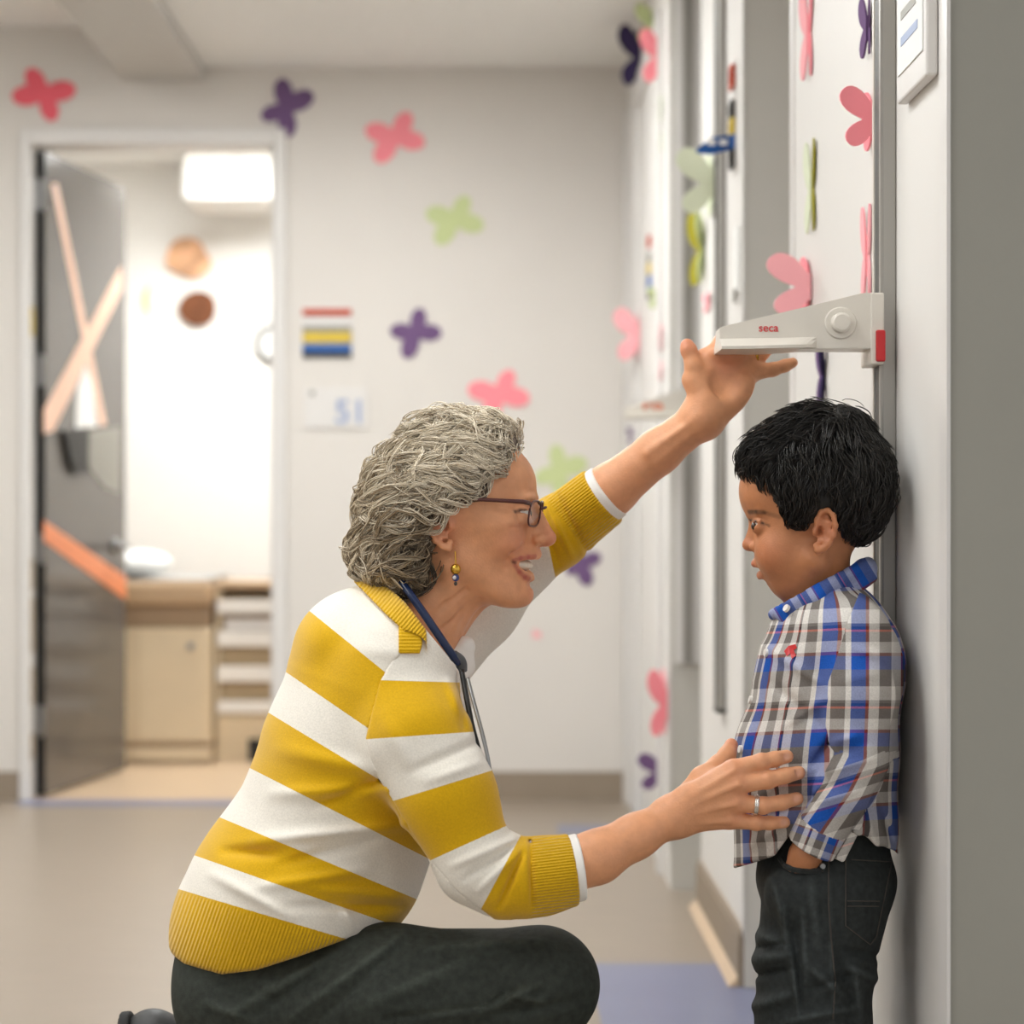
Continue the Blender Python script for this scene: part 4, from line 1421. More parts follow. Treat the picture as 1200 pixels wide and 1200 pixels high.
SW.disp(ridges([(300, 985, 470, 968, 10, 5), (330, 1012, 440, 985, 9, -4), (265, 998, 330, 1000, 9, -5), (300, 1040, 430, 1020, 10, 4),
                (340, 1062, 470, 1062, 8, -4), (250, 1025, 340, 1075, 9, 4), (350, 1040, 470, 1050, 8, 3), (320, 930, 450, 925, 12, 4), (370, 945, 470, 905, 9, -4),
                (330, 880, 440, 905, 14, 3), (400, 1060, 420, 1095, 8, 4), (470, 900, 440, 860, 12, -5), (420, 760, 520, 770, 14, 2)]))
sv, sf = SW.mesh(3.0)
px_, py_ = pix(sv)
piv = (1089.0, 1304.0)
def fan(deg):
    a = math.radians(deg)
    return ((piv[0] - 1400 * math.cos(a), piv[1] - 1400 * math.sin(a)), piv)
band = stripe_field(px_, py_, [fan(a) for a in (39.0, 34.4, 31.2, 26.9, 22.6, 19.3, 16.6)]) + 1.0
# forward of the first line is stripe 1 (yellow)
ribmask = np.clip((band - 7.0) * 8, 0, 1)
sweater = np_mesh('sweater', sv, sf, M['knit'], woman, {'band': band, 'rib': (px_ + 0.35 * py_) * (2 * np.pi / 4.4), 'ribmask': ribmask})
# near sleeve
S1 = Shape()
S1.ops = list(SWB.ops)
for q_, r_, k_ in SLV:
    S1.chain(q_, r_, k_)
S1.u(EL(V(608, 1026, -156), (13, 42, 44), [('Y', -12)]), 9)          # pushed-up roll
S1.s_(RC(V(621, 985, -200), V(621, 985, -110), 2, 2), 4)
S1.i(PL(V(671, 1018, -145), (1, 0.1, 0.14)), 4)
S1.disp(lambda P: -0.0008 + 0 * P[:, 0])
S1.i(FN(lambda P: sleeve_region(P, 0.003)), 2)
S1.i(FN(neckcut), 3)
S1.disp(ridges([(480, 905, 560, 870, 8, -3), (500, 915, 560, 895, 9, 3), (530, 1015, 600, 985, 7, 4), (545, 1030, 610, 985, 6, -4), (560, 1045, 606, 1000, 6, 4),
                (585, 1062, 612, 1000, 5, -5), (622, 988, 624, 1062, 4, -4), (540, 820, 545, 855, 7, -4), (525, 800, 548, 850, 8, 4), (450, 840, 480, 900, 14, 3)]))
v1, f1 = S1.mesh(2.4, V(425, 1080, -215), V(690, 730, -40))
qx, qy = pix(v1)
b1 = stripe_field(qx, qy, [((447, 797), (545, 800)), ((433, 866), (549, 858)), ((469, 936), (572, 904)), ((516, 1003), (592, 969)), ((566, 1061), (604, 990))]) + 1.0
sl1 = np_mesh('sleeve', v1, f1, M['knit'], None, {'band': b1, 'rib': (qy + 0.12 * qx) * (2 * np.pi / 3.4), 'ribmask': np.clip((qx - 622) / 4, 0, 1) * (b1 > 5)})
keep_world(sl1, sweater)
# raised sleeve
S2 = Shape()
S2.chain([V(490, 778, 140), V(560, 710, 185), V(606, 660, 196)], [62, 50, 44], 20)
S2.chain([V(606, 660, 196), V(652, 624, 185), V(716, 574, 163)], [44, 43, 39.5], 14)
S2.u(EL(V(652, 622, 185), (14, 44, 46), [('Y', 38)]), 9)
ax = V(712, 577, 163) - V(660, 616, 181)
S2.i(PL(V(707, 581, 165), ax / np.linalg.norm(ax)), 4)
S2.disp(ridges([(652, 580, 690, 650, 5, -4), (640, 590, 672, 655, 6, 4), (630, 600, 655, 660, 5, -3)]))
v2, f2 = S2.mesh(2.4)
qx, qy = pix(v2)
b2 = 1.0 + np.clip(((qx - 643) * 0.93 - (qy - 640) * 0.2) / 40, -0.9, 0.9)
cx_ = (qx - 700) * 0.79 - (qy - 585) * 0.61
keep_world(np_mesh('sleeve', v2, f2, M['knit'], None, {'band': b2, 'rib': ((qx - 700) * 0.61 + (qy - 585) * 0.79) * (2 * np.pi / 3.3), 'ribmask': np.clip((cx_ + 48) / 4, 0, 1)}), sweater)
# ribbed collar ring and shoulder placket
CR = Shape()
CR.u(FN(lambda P: np.abs(SWA.d(P) - 0.001) - 0.0055), 0)
CR.ops[0][1].lo = V(395, 780, -130); CR.ops[0][1].hi = V(520, 640, 190)
CR.i(FN(lambda P: np.maximum(neckcut(P, -1.0), -neckcut(P, 34.0))), 3)
CR.i(FN(lambda P: (pix(P)[0] - 500) / 1000), 3)
cv_, cf_ = CR.mesh(2.0)
qx, qy = pix(cv_)
keep_world(np_mesh('collar', cv_, cf_, M['knit'], None, {'band': np.full(len(cv_), 1.5), 'rib': (qx * 0.75 + qy * 0.66) * (2 * np.pi / 4.0), 'ribmask': np.ones(len(cv_))}), sweater)
PK = Shape()
PK.u(FN(lambda P: SWA.d(P) - 0.0045), 0)
PK.ops[0][1].lo = V(460, 775, -160); PK.ops[0][1].hi = V(505, 705, -20)
PK.i(FN(lambda P: (lambda q: np.maximum(np.maximum(467 - q[0], q[0] - (492 + 3 * np.abs(np.sin((q[1] - 716) * 0.128)))), np.maximum(np.interp(q[0], ccx, ccy) + 2 - q[1], q[1] - 766)) / 1000)(pix(P))), 1)
PK.i(PL(V(480, 740, -30), (0, 1, 0)), 0)
pv, pf = PK.mesh(2.0)
keep_world(np_mesh('placket', pv, pf, M['knit'], None, {'band': np.full(len(pv), 1.5), 'rib': pix(pv)[1] * (2 * np.pi / 4.0), 'ribmask': np.zeros(len(pv)) + 0.4}), sweater)

# white shirt showing at the throat and cuffs
US = Shape()
US.u(RC(V(505, 790, WM - 20), V(545, 757, WM - 8), 14, 9), 6)
US.u(RC(V(545, 757, WM - 8), V(549, 782, WM - 8), 10, 8), 6)
US.u(RC(V(545, 757, WM - 8), V(535, 768, WM + 40), 10, 10), 6)
US.u(EL(V(515, 790, WM), (34, 60, 30)), 14)
US.s_(RC(V(545, 748, WM + 8), V(525, 768, WM + 8), 7, 12), 3)
uv_, uf_ = US.mesh(2.2)
shirt = np_mesh('shirt_collar', uv_, uf_, M['white_cotton'], woman)
for (a, b, r, pl, nn) in ((V(662, 1020, -147), V(690, 1014, -144), 37.0, V(681, 1016, -144), (1, 0.1, 0.14)),
                          (V(703, 584, 166), V(730, 563, 160), 36.5, V(714, 575.5, 162), tuple(ax / np.linalg.norm(ax)))):
    U2 = Shape()
    U2.u(RC(a, b, r, r), 0)
    U2.i(PL(pl, nn), 2)
    x_, y_ = U2.mesh(2.2)
    np_mesh('shirt_cuff', x_, y_, M['white_cotton'], woman)

# ------------------------------------------------------------------ trousers and shoes
def denim(name, col, seam=None, bump=0.5, scale=260, worn=0.35):
    m = material(name, col, 0.75, 0.25, noise=worn, nscale=45, bump=bump, bscale=scale)
    return m
M['trousers'] = denim('dark_corduroy', rgb(50, 54, 49), bump=0.5, scale=500, worn=0.4)
TR = Shape()
TR.u(EL(V(296, 1122, WM), (88, 112, 84)), 0)
nh, nk, na = V(292, 1168, -38), V(634, 1154, -92), V(452, 1432, -92)
fh, fk, fa = V(292, 1168, 80), V(545, 1440, 118), V(225, 1395, 120)
TR.chain([nh, V(450, 1166, -82), nk], [88, 74, 63], 30)
TR.chain([nk, V(570, 1270, -92), na], [60, 56, 42], 20)
TR.chain([fh, V(420, 1300, 112), fk], [88, 78, 60], 30)
TR.chain([fk, V(400, 1420, 120), fa], [58, 52, 40], 20)
TRF = [(262, 1190, 390, 1120, 10, 3), (290, 1198, 420, 1105, 7, -3), (330, 1200, 470, 1095, 8, 3), (370, 1200, 480, 1100, 7, -3),
                (560, 1185, 640, 1150, 9, 4), (575, 1178, 600, 1160, 5, -6), (610, 1190, 650, 1140, 8, -3), (480, 1190, 560, 1180, 8, 3), (420, 1180, 560, 1120, 12, 2), (250, 1150, 330, 1175, 8, -3), (240, 1175, 300, 1198, 8, 3), (500, 1110, 640, 1100, 9, 2), (590, 1165, 640, 1175, 6, 4), (575, 1190, 690, 1170, 7, -3), (450, 1195, 575, 1178, 5, -4)]
TR.disp(ridges(TRF, 0.8))
tv_, tf_ = TR.mesh(3.4)
M['trousers'] = attr_color_material('dark_denim', 0.78, 0.22, bump=0.25, bscale=900, noise=0.28, nscale=120)
def worn(vs, col, items, amt=0.6, wd=0.5):
    qx, qy = pix(vs)
    k = np.zeros(len(vs))
    for (x0, y0, x1, y1, w, hh) in items:
        if hh <= 0:
            continue
        bx, by = x1 - x0, y1 - y0
        t = np.clip(((qx - x0) * bx + (qy - y0) * by) / (bx * bx + by * by), 0, 1)
        d2 = (qx - x0 - t * bx) ** 2 + (qy - y0 - t * by) ** 2
        k = np.maximum(k, np.exp(-d2 / (w * wd) ** 2) * np.sin(np.pi * np.clip(0.1 + 0.8 * t, 0, 1)))
    return np.array(col)[None] * (1 + amt * k[:, None])
np_mesh('trousers', tv_, tf_, M['trousers'], woman, {'tint': worn(tv_, rgb(50, 54, 49)[:3], TRF, 0.7)})
M['shoe'] = material('black_shoe', rgb(52, 52, 52), 0.5, 0.4, noise=0.1, nscale=40, bump=0.15, bscale=200)
M['sole'] = material('rubber_sole', rgb(30, 30, 30), 0.7, 0.3, noise=0.1)
def shoe(heel, toe, up, name_parent, L=0.25):
    """heel and toe points of the sole line, up = direction of the ankle"""
    d = toe - heel
    ln = np.linalg.norm(d)
    d = d / ln
    up = np.array(up, float); up -= d * (up @ d); up /= np.linalg.norm(up)
    A = Shape()
    A.u(RC(heel + d * 0.036 + up * 0.038, heel + d * 0.05 + up * 0.075, 34, 33), 10)
    A.u(RC(heel + d * 0.036 + up * 0.038, heel + d * ln * 0.6 + up * 0.034, 34, 36), 16)
    A.u(RC(heel + d * ln * 0.6 + up * 0.032, heel + d * (ln - 0.03) + up * 0.026, 36, 26), 16)
    A.i(PL(heel + up * 0.012, -up), 3)
    v, f = A.mesh(3.0)
    so = np_mesh('shoe', v, f, M['shoe'], name_parent)
    Bq = Shape()
    Bq.u(RC(heel + d * 0.036 + up * 0.008, heel + d * ln * 0.6 + up * 0.008, 37, 39), 10)
    Bq.u(RC(heel + d * ln * 0.6 + up * 0.008, heel + d * (ln - 0.03) + up * 0.008, 39, 29), 10)
    Bq.i(PL(heel + up * 0.0145, up), 1)
    Bq.i(PL(heel + up * 0.0, -up), 1)
    v, f = Bq.mesh(3.0)
    keep_world(np_mesh('sole', v, f, M['sole'], None), so)
    return so
na_f = np.array([na[0] - 0.06, na[1], 0.0])
shoe(na_f, na_f + np.array([0.25, -0.02, 0]), (0, 0, 1), woman)
hl = V(140, 1187, 120)
shoe(hl, np.array([hl[0] + 0.02, hl[1], 0.02]), (1, 0, 0.0), woman)

# ------------------------------------------------------------------ jewellery
M['gold'] = material('gold', rgb(214, 170, 70), 0.25, 0.5, metal=0.9, noise=0.05, nscale=300)
M['silver'] = material('silver', rgb(226, 222, 216), 0.2, 0.5, metal=0.9, noise=0.03)
M['bead'] = material('blue_bead', rgb(60, 72, 128), 0.15, 0.6, noise=0.2, nscale=400)
M['whitebead'] = material('white_bead', rgb(222, 214, 216), 0.2, 0.6, noise=0.1)
er = V(535, 668, WM - 66)
e1 = ball('earring', V(534, 667, WM - 68), (6, 5, 6.5), M['gold'], woman)
ball('earring_bead', V(534, 677, WM - 68), (4.2, 4.2, 4.4), M['bead'], e1)
ball('earring_bead', V(532.5, 677, WM - 72), (2.2, 2, 2.4), M['whitebead'], e1)
ball('earring_bead', V(534, 684, WM - 68), (2, 2, 2.4), M['alu_dark'], e1)
bm = bmesh.new()
tube(bm, [tuple(V(533.5, 646, WM - 68)), tuple(V(534, 662, WM - 69))], 0.0008, 6)
keep_world(obj('earring_hook', bm, M['gold']), e1)
def finger_ring(name, a, b, t, r, mat, parent, th=1.5):
    c = a + (b - a) * t
    d = (b - a) / np.linalg.norm(b - a)
    u = np.cross(d, [0, 0, 1.0]); u /= np.linalg.norm(u)
    v = np.cross(d, u)
    bm = bmesh.new()
    tube(bm, [tuple(c + (u * math.cos(2 * math.pi * k / 24) + v * math.sin(2 * math.pi * k / 24)) * r / 1000) for k in range(25)], th / 1000, 6, caps=False)
    return keep_world(obj(name, bm, mat, smooth=True), parent)
for dt in (0, 0.07):
    finger_ring('finger_ring', V(862, 941, -122), V(894, 944, -124), 0.72 + dt, 10.3, M['silver'], woman, 1.7)
finger_ring('finger_ring', V(868, 420, 134), V(891, 415, 137), 0.72, 10.6, M['gold'], woman, 1.8)

# ------------------------------------------------------------------ spectacles
M['frame'] = material('spectacle_frame', rgb(84, 44, 40), 0.3, 0.5, noise=0.1, nscale=300)
M['lens'] = material('lens', (0.95, 0.96, 0.97, 1), 0.02, 0.5)
lb = M['lens'].node_tree.nodes['Principled BSDF']
lb.inputs['Transmission Weight'].default_value = 1.0
lb.inputs['IOR'].default_value = 1.05
gl = tag(empty('spectacles', tuple(H(627, 603, 0))), 'spectacles with thin dark red frame worn by the woman', 'spectacles')
def lens_pts(s, n=32):
    c = H(628, 602, 33 * s)
    c = np.array(c)
    o = []
    for k in range(n):
        a = 2 * math.pi * k / n
        cx, cz = abs(math.cos(a)) ** 0.6 * np.sign(math.cos(a)), abs(math.sin(a)) ** 0.6 * np.sign(math.sin(a))
        w = 33 * s + 24 * cx
        o.append(H(634 - 0.16 * (abs(w) - 10) - 0.12 * 15 * -cz * 1.2, 602 - 14.5 * cz, w))
    return o
for s in (-1, 1):
    q = lens_pts(s)
    bm = bmesh.new()
    tube(bm, [tuple(p) for p in q] + [tuple(q[0])], 0.0013, 6, caps=False)
    rim = keep_world(obj('rim', bm, M['frame'], smooth=True), gl)
    bm = bmesh.new()
    n_ = Vector(q[8] - q[0]).cross(Vector(q[16] - q[0])).normalized() * 0.0008
    extrude_poly(bm, [tuple(p) for p in q], tuple(n_))
    keep_world(obj('lens', bm, M['lens'], smooth=False), rim)
    bm = bmesh.new()
    tube(bm, [tuple(H(626.5, 590, 57 * s)), tuple(H(620, 588.5, 66 * s)), tuple(H(600, 587.5, 73 * s)), tuple(H(560, 585.5, 78.5 * s)), tuple(H(535, 585, 79 * s)), tuple(H(522, 594, 78 * s))], [0.0027, 0.0027, 0.0024, 0.0021, 0.0019, 0.0016], 8)
    keep_world(obj('temple_arm', bm, M['frame'], smooth=True), gl)
bm = bmesh.new()
tube(bm, [tuple(H(634, 597, -10)), tuple(H(640, 594.5, -4)), tuple(H(640, 594.5, 4)), tuple(H(634, 597, 10))], 0.0014, 8)
keep_world(obj('bridge', bm, M['frame'], smooth=True), gl)

# ------------------------------------------------------------------ stethoscope
M['tubing'] = material('navy_tubing', rgb(26, 44, 82), 0.25, 0.5, noise=0.05)
stn = tag(empty('stethoscope', tuple(V(500, 730, -60))), 'navy stethoscope hanging round the woman\'s neck', 'stethoscope')
def smooth_path(pts, n=6):
    P = [np.array(p) for p in pts]
    out = []
    for i in range(len(P) - 1):
        p0, p1, p2, p3 = P[max(i - 1, 0)], P[i], P[i + 1], P[min(i + 2, len(P) - 1)]
        for k in range(n):
            t = k / n
            out.append(0.5 * ((2 * p1) + (-p0 + p2) * t + (2 * p0 - 5 * p1 + 4 * p2 - p3) * t ** 2 + (-p0 + 3 * p1 - 3 * p2 + p3) * t ** 3))
    out.append(P[-1])
    return [tuple(p) for p in out]
def tube_child(name, pts, r, mat, parent, seg=10, n=6):
    bm = bmesh.new()
    tube(bm, smooth_path(pts, n), r, seg)
    return keep_world(obj(name, bm, mat, smooth=True), parent)
tube_child('tubing', [V(440, 668, 20), V(455, 662, -30), V(476, 690, -56), V(494, 715, -66), V(511, 740, -66), V(527, 763, -58), V(538, 777, -48)], 0.0048, M['tubing'], stn)
tube_child('tubing', [V(440, 668, 20), V(455, 672, 70), V(490, 715, 92), V(524, 765, 80), V(540, 800, 60)], 0.0048, M['tubing'], stn)
tube_child('clip', [V(531, 768, -52), V(540, 775, -46), V(541, 786, -42)], 0.0065, material('grey_clip', rgb(84, 88, 92), 0.4, 0.4, noise=0.05), stn)
tube_child('ear_tube', [V(548, 795, -110), V(555, 822, -125), V(564, 855, -140), V(571, 885, -150), V(575, 915, -150), V(574, 940, -145)], 0.0023, M['steel'], stn)
tube_child('strap', [V(541, 786, -90), V(549, 830, -120), V(556, 862, -138), V(568, 903, -148)], 0.0032, M['black'], stn)

# ------------------------------------------------------------------ hair
M['hairW'] = attr_color_material('grey_hair', 0.45, 0.4, noise=0.12, nscale=200)
HB = Shape()
HB.u(EL(H(527, 578), (91, 80, 86), [('Y', -8), ZR]), 0)
HB.u(EL(H(577, 521), (32, 48, 22), [('Y', 10), ZR]), 14)
HB.u(EL(H(484, 602), (52, 80, 56), [ZR]), 18)
HB.u(EL(H(464, 645), (46, 72, 34), [ZR]), 16)
for s in (-1, 1):
    HB.u(EL(H(484, 660, 38 * s), (32, 38, 30), [ZR]), 14)
HB.s_(EL(H(634, 620), (62, 110, 92), [('Y', -12), ZR]), 8)
HB.s_(EL(H(562, 640), (42, 120, 60), [('Y', 0), ZR]), 8)
rngh = np.random.default_rng(3)
hv, hf = HB.mesh(2.6)
base_t = np.tile(np.array(rgb(92, 80, 66)[:3]), (len(hv), 1))  # darker base colour stands in for the depth between locks
hair = np_mesh('hair', hv, hf, M['hairW'], woman, {'tint': base_t})
cand = hv[rngh.integers(0, len(hv), 40000)].astype(float)
cand = cand[W.d(cand) > 0.0035]
hline_y = [480, 520, 535, 560, 580, 600, 620, 650, 690]
hline_x = [612, 612, 604, 590, 574, 532, 514, 514, 522]
sx_, sy_ = pix(wv64)
front = wv64[(sy_ < 602) & (sx_ > 520) & (sx_ < np.interp(sy_, hline_y, hline_x)) & (HB.d(wv64) < 0.02)]
cand = np.concatenate([front[rngh.permutation(len(front))[:3000]], cand])
# evenly spread guide roots
_, ui = np.unique(np.floor(cand / 0.0100).astype(int), axis=0, return_index=True)
guides = cand[ui]
hc = H(520, 590)
def flowW(P):
    d = (P - hc) * 10
    px, py = pix(P)
    back = np.clip((560 - px) / 120, 0, 1)
    f = np.stack([-0.75 + 0.35 * back, 0.3 * d[:, 1], -0.35 - 0.55 * back - 0.3 * np.clip((py - 560) / 60, 0, 1)], 1)
    return f / np.linalg.norm(f, axis=1, keepdims=True)
ng = len(guides)
Lh = rngh.uniform(0.05, 0.085, ng)
G = strands(HB, guides, flowW, 15, Lh, 0.005, 0.0115, 0.055, None, rngh, stiff=0.6, curl_lift=0.003)
NCH = 10
off = rngh.normal(0, 1, (ng, NCH, 1, 3)) * 0.0027
tt = np.linspace(0, 1, G.shape[1])[None, None, :, None]
wob = rngh.normal(0, 1, (ng, NCH, 1, 3)) * 0.0012 * np.sin(tt * 9 + rngh.uniform(0, 6, (ng, NCH, 1, 1)))
S = (G[:, None] + off * (1.15 - 0.75 * tt) + wob).reshape(-1, G.shape[1], 3)
gid = np.repeat(np.arange(ng), NCH)
fx = np.stack([pix(S[:, k])[0] for k in range(S.shape[1])], 1)
fy = np.stack([pix(S[:, k])[1] for k in range(S.shape[1])], 1)
line = np.interp(fy, hline_y, hline_x)
ok = ((fx < line + 5).all(1)) & (S[:, :, 2].min(1) > V(0, 706)[2])
S = S[ok]; gid = gid[ok]
qx, qy = pix(S.mean(1))
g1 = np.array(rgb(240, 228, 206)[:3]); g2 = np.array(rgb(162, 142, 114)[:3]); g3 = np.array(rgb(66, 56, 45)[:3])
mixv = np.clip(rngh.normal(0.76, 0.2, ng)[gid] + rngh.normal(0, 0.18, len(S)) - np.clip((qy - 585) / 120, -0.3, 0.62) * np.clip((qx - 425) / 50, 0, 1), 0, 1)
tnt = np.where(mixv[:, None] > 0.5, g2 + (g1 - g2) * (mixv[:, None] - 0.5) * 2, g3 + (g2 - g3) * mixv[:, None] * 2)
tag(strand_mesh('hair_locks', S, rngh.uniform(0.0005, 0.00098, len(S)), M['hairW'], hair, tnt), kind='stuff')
print('woman done', round(_t.time() - _t0, 1))

# ================================================================== the boy
BM = 0.0
boy = empty('person', (V(960, 1500, BM)[0], V(960, 1500, BM)[1], 0.0))
tag(boy, 'small boy in plaid shirt and dark jeans standing with his back to the wall', 'person')
SKIN_B = np.array(rgb(190, 128, 88)[:3])
YB_ = -6.0
HB2 = head_frame(958, BM, YB_)
# his face looks towards -x; H-coordinates keep pixel x
ZB = ('Z', YB_)
B = Shape()
def Hb(px, py, w=0.0):
    return HB2(px, py, w)
B.u(EL(Hb(955, 572), (79, 70, 83), [ZB]), 0)
B.u(EL(Hb(900, 576), (33, 50, 38), [ZB]), 16)          # forehead
B.u(EL(Hb(920, 640), (36, 52, 50), [ZB]), 20)
for s in (-1, 1):
    B.u(EL(Hb(909, 648, 28 * s), (21, 22, 24), [ZB]), 14)         # cheeks
    B.u(RC(Hb(952, 655, 44 * s), Hb(919, 686, 14 * s), 16, 11), 20)
B.u(EL(Hb(905, 663), (17, 21, 18), [ZB]), 10)
B.u(EL(Hb(917, 685), (11, 14, 10), [ZB]), 8)
B.u(RC(V(955, 650, BM), V(966, 730, BM), 38, 40), 20)
for s in (-1, 1):
    B.s_(EL(Hb(877, 616.5, 27 * s), (10.5, 14, 9.5), [ZB]), 8)
    B.u(EL(Hb(891.5, 616, 27 * s), (11.5, 13.5, 11), [ZB]), 3)
    B.u(RC(Hb(881, 603, 12 * s), Hb(889, 601, 38 * s), 4.2, 3.2), 6)   # brow
    B.u(RC(Hb(882.5, 609.5, 18 * s), Hb(890, 611, 40 * s), 2.0, 1.8), 2.5)  # upper lid fold
    B.s_(EL(Hb(880, 615.2, 31 * s), (9.5, 12, 2.0), [('Y', -12), ZB]), 1.0)
B.u(RC(Hb(884.5, 615), Hb(879, 637), 5.0, 7.4), 6)
B.u(EL(Hb(878.7, 638.8), (8.4, 8.6, 7.2), [ZB]), 3)
for s in (-1, 1):
    B.u(EL(Hb(885.5, 641, 10.5 * s), (7, 5.6, 6.2), [ZB]), 2.2)
    B.s_(RC(Hb(879.5, 646.2, 4.8 * s), Hb(884, 645.8, 7.5 * s), 2.1, 2.3), 1.5)
blU = [(897, 667, 19), (890, 663, 12), (885.6, 660.5, 5), (885.4, 660.5, 0)]
blL = [(898, 669, 19), (894.5, 673.5, 12), (892.4, 674.8, 5), (892.4, 674.8, 0)]
for s in (-1, 1):
    for j in range(3):
        a, b = blU[j], blU[j + 1]
        B.u(RC(Hb(a[0], a[1], a[2] * s), Hb(b[0], b[1], b[2] * s), 2.0 + 0.6 * j, 2.6 + 0.6 * j), 4)
        a, b = blL[j], blL[j + 1]
        B.u(RC(Hb(a[0], a[1], a[2] * s), Hb(b[0], b[1], b[2] * s), 2.0 + 0.7 * j, 2.7 + 0.7 * j), 4)
B.s_(EL(Hb(884, 668.2), (13.5, 22, 2.6), [('Y', -8), ZB]), 1.4)
B.s_(RC(Hb(894.5, 682.5, -6), Hb(894.5, 682.5, 6), 3, 3), 4)
for s in (-1, 1):
    add_ear(B, Hb, 962, 622, 13.5, 24, 68, s, -1, -10, [ZB])
# torso, arms inside the shirt; both hands reach the pockets
B.chain([V(966, 730, BM), V(968, 790, BM), V(955, 930, BM)], [40, 62, 62], 16, (DS, 1.2))
for s in (-1, 1):
    e = V(1006, 880, 108 * s)
    B.chain([V(1000, 745, 75 * s), e, V(965, 968, 100 * s)], [24, 20, 17], 10)
    B.chain([V(965, 968, 100 * s), V(944, 1002, 94 * s), V(928, 1040, 84 * s)], [16.5, 17.5, 15], 8)
    for q, (dx, dw) in enumerate(((-10, -6), (-4, 0), (3, 3), (9, 5))):    # fingers inside the pocket
        B.u(RC(V(930 + dx, 1040, (84 + dw) * s), V(922 + dx, 1072, (78 + dw) * s), 6.2, 5.2), 3)
    B.u(RC(V(936, 1010, 88 * s), V(912, 1040, 78 * s), 8, 6), 5)            # thumb
bv, bf = B.mesh(1.8)
print('boy body', len(bv))
b64 = bv.astype(float)
tb = np.tile(SKIN_B, (len(bv), 1))
ROSB = np.array(rgb(192, 104, 78)[:3])
for s in (-1, 1):
    tb = blend(tb, 0.3 * blob_w(b64, Hb(903, 648, 40 * s), 24), ROSB)
    tb = blend(tb, 0.35 * blob_w(b64, Hb(962, 622, 72 * s), 24), ROSB)
    q = on_skin(B, Hb, [(877, 600.5), (885, 600), (895, 601), (912, 606)], s, off=0.0006)
    for j in range(3):
        tb = blend(tb, (0.75, 0.6, 0.35)[j] * np.clip(1.8 * seg_w(b64, q[j], q[j + 1], 2.8), 0, 1), rgb(44, 30, 24)[:3])
    q = on_skin(B, Hb, [(879, 609.5), (885, 611), (893, 613), (901, 616)], s)
    for j in range(3):
        tb = blend(tb, (0.9, 0.9, 0.6)[j] * np.clip(1.3 * seg_w(b64, q[j], q[j + 1], 1.7), 0, 1), rgb(30, 20, 18)[:3])
    for L_ in (blU, blL):
        for j in range(3):
            a, b = L_[j], L_[j + 1]
            tb = blend(tb, 0.7 * np.clip(1.4 * seg_w(b64, Hb(a[0] - 1, a[1], a[2] * s), Hb(b[0] - 1, b[1], b[2] * s), 3.6), 0, 1), rgb(178, 92, 80)[:3])
tb = blend(tb, 0.3 * blob_w(b64, Hb(874, 638), 12), ROSB)
tb = blend(tb, blob_w(b64, Hb(893, 668.6), 5), rgb(80, 36, 32)[:3])
np_mesh('body', bv, bf, M['skin'], boy, {'tint': tb})
for s in (-1, 1):
    e = ball('eye', Hb(891.5, 615.5, 27 * s), (10.6, 10.6, 10.6), M['eyewhite'], boy)
    ball('iris', Hb(884.6, 616.6, 32 * s), (4.2, 5.0, 4.8), M['iris'], e, [('Z', 40 * s), ZB])

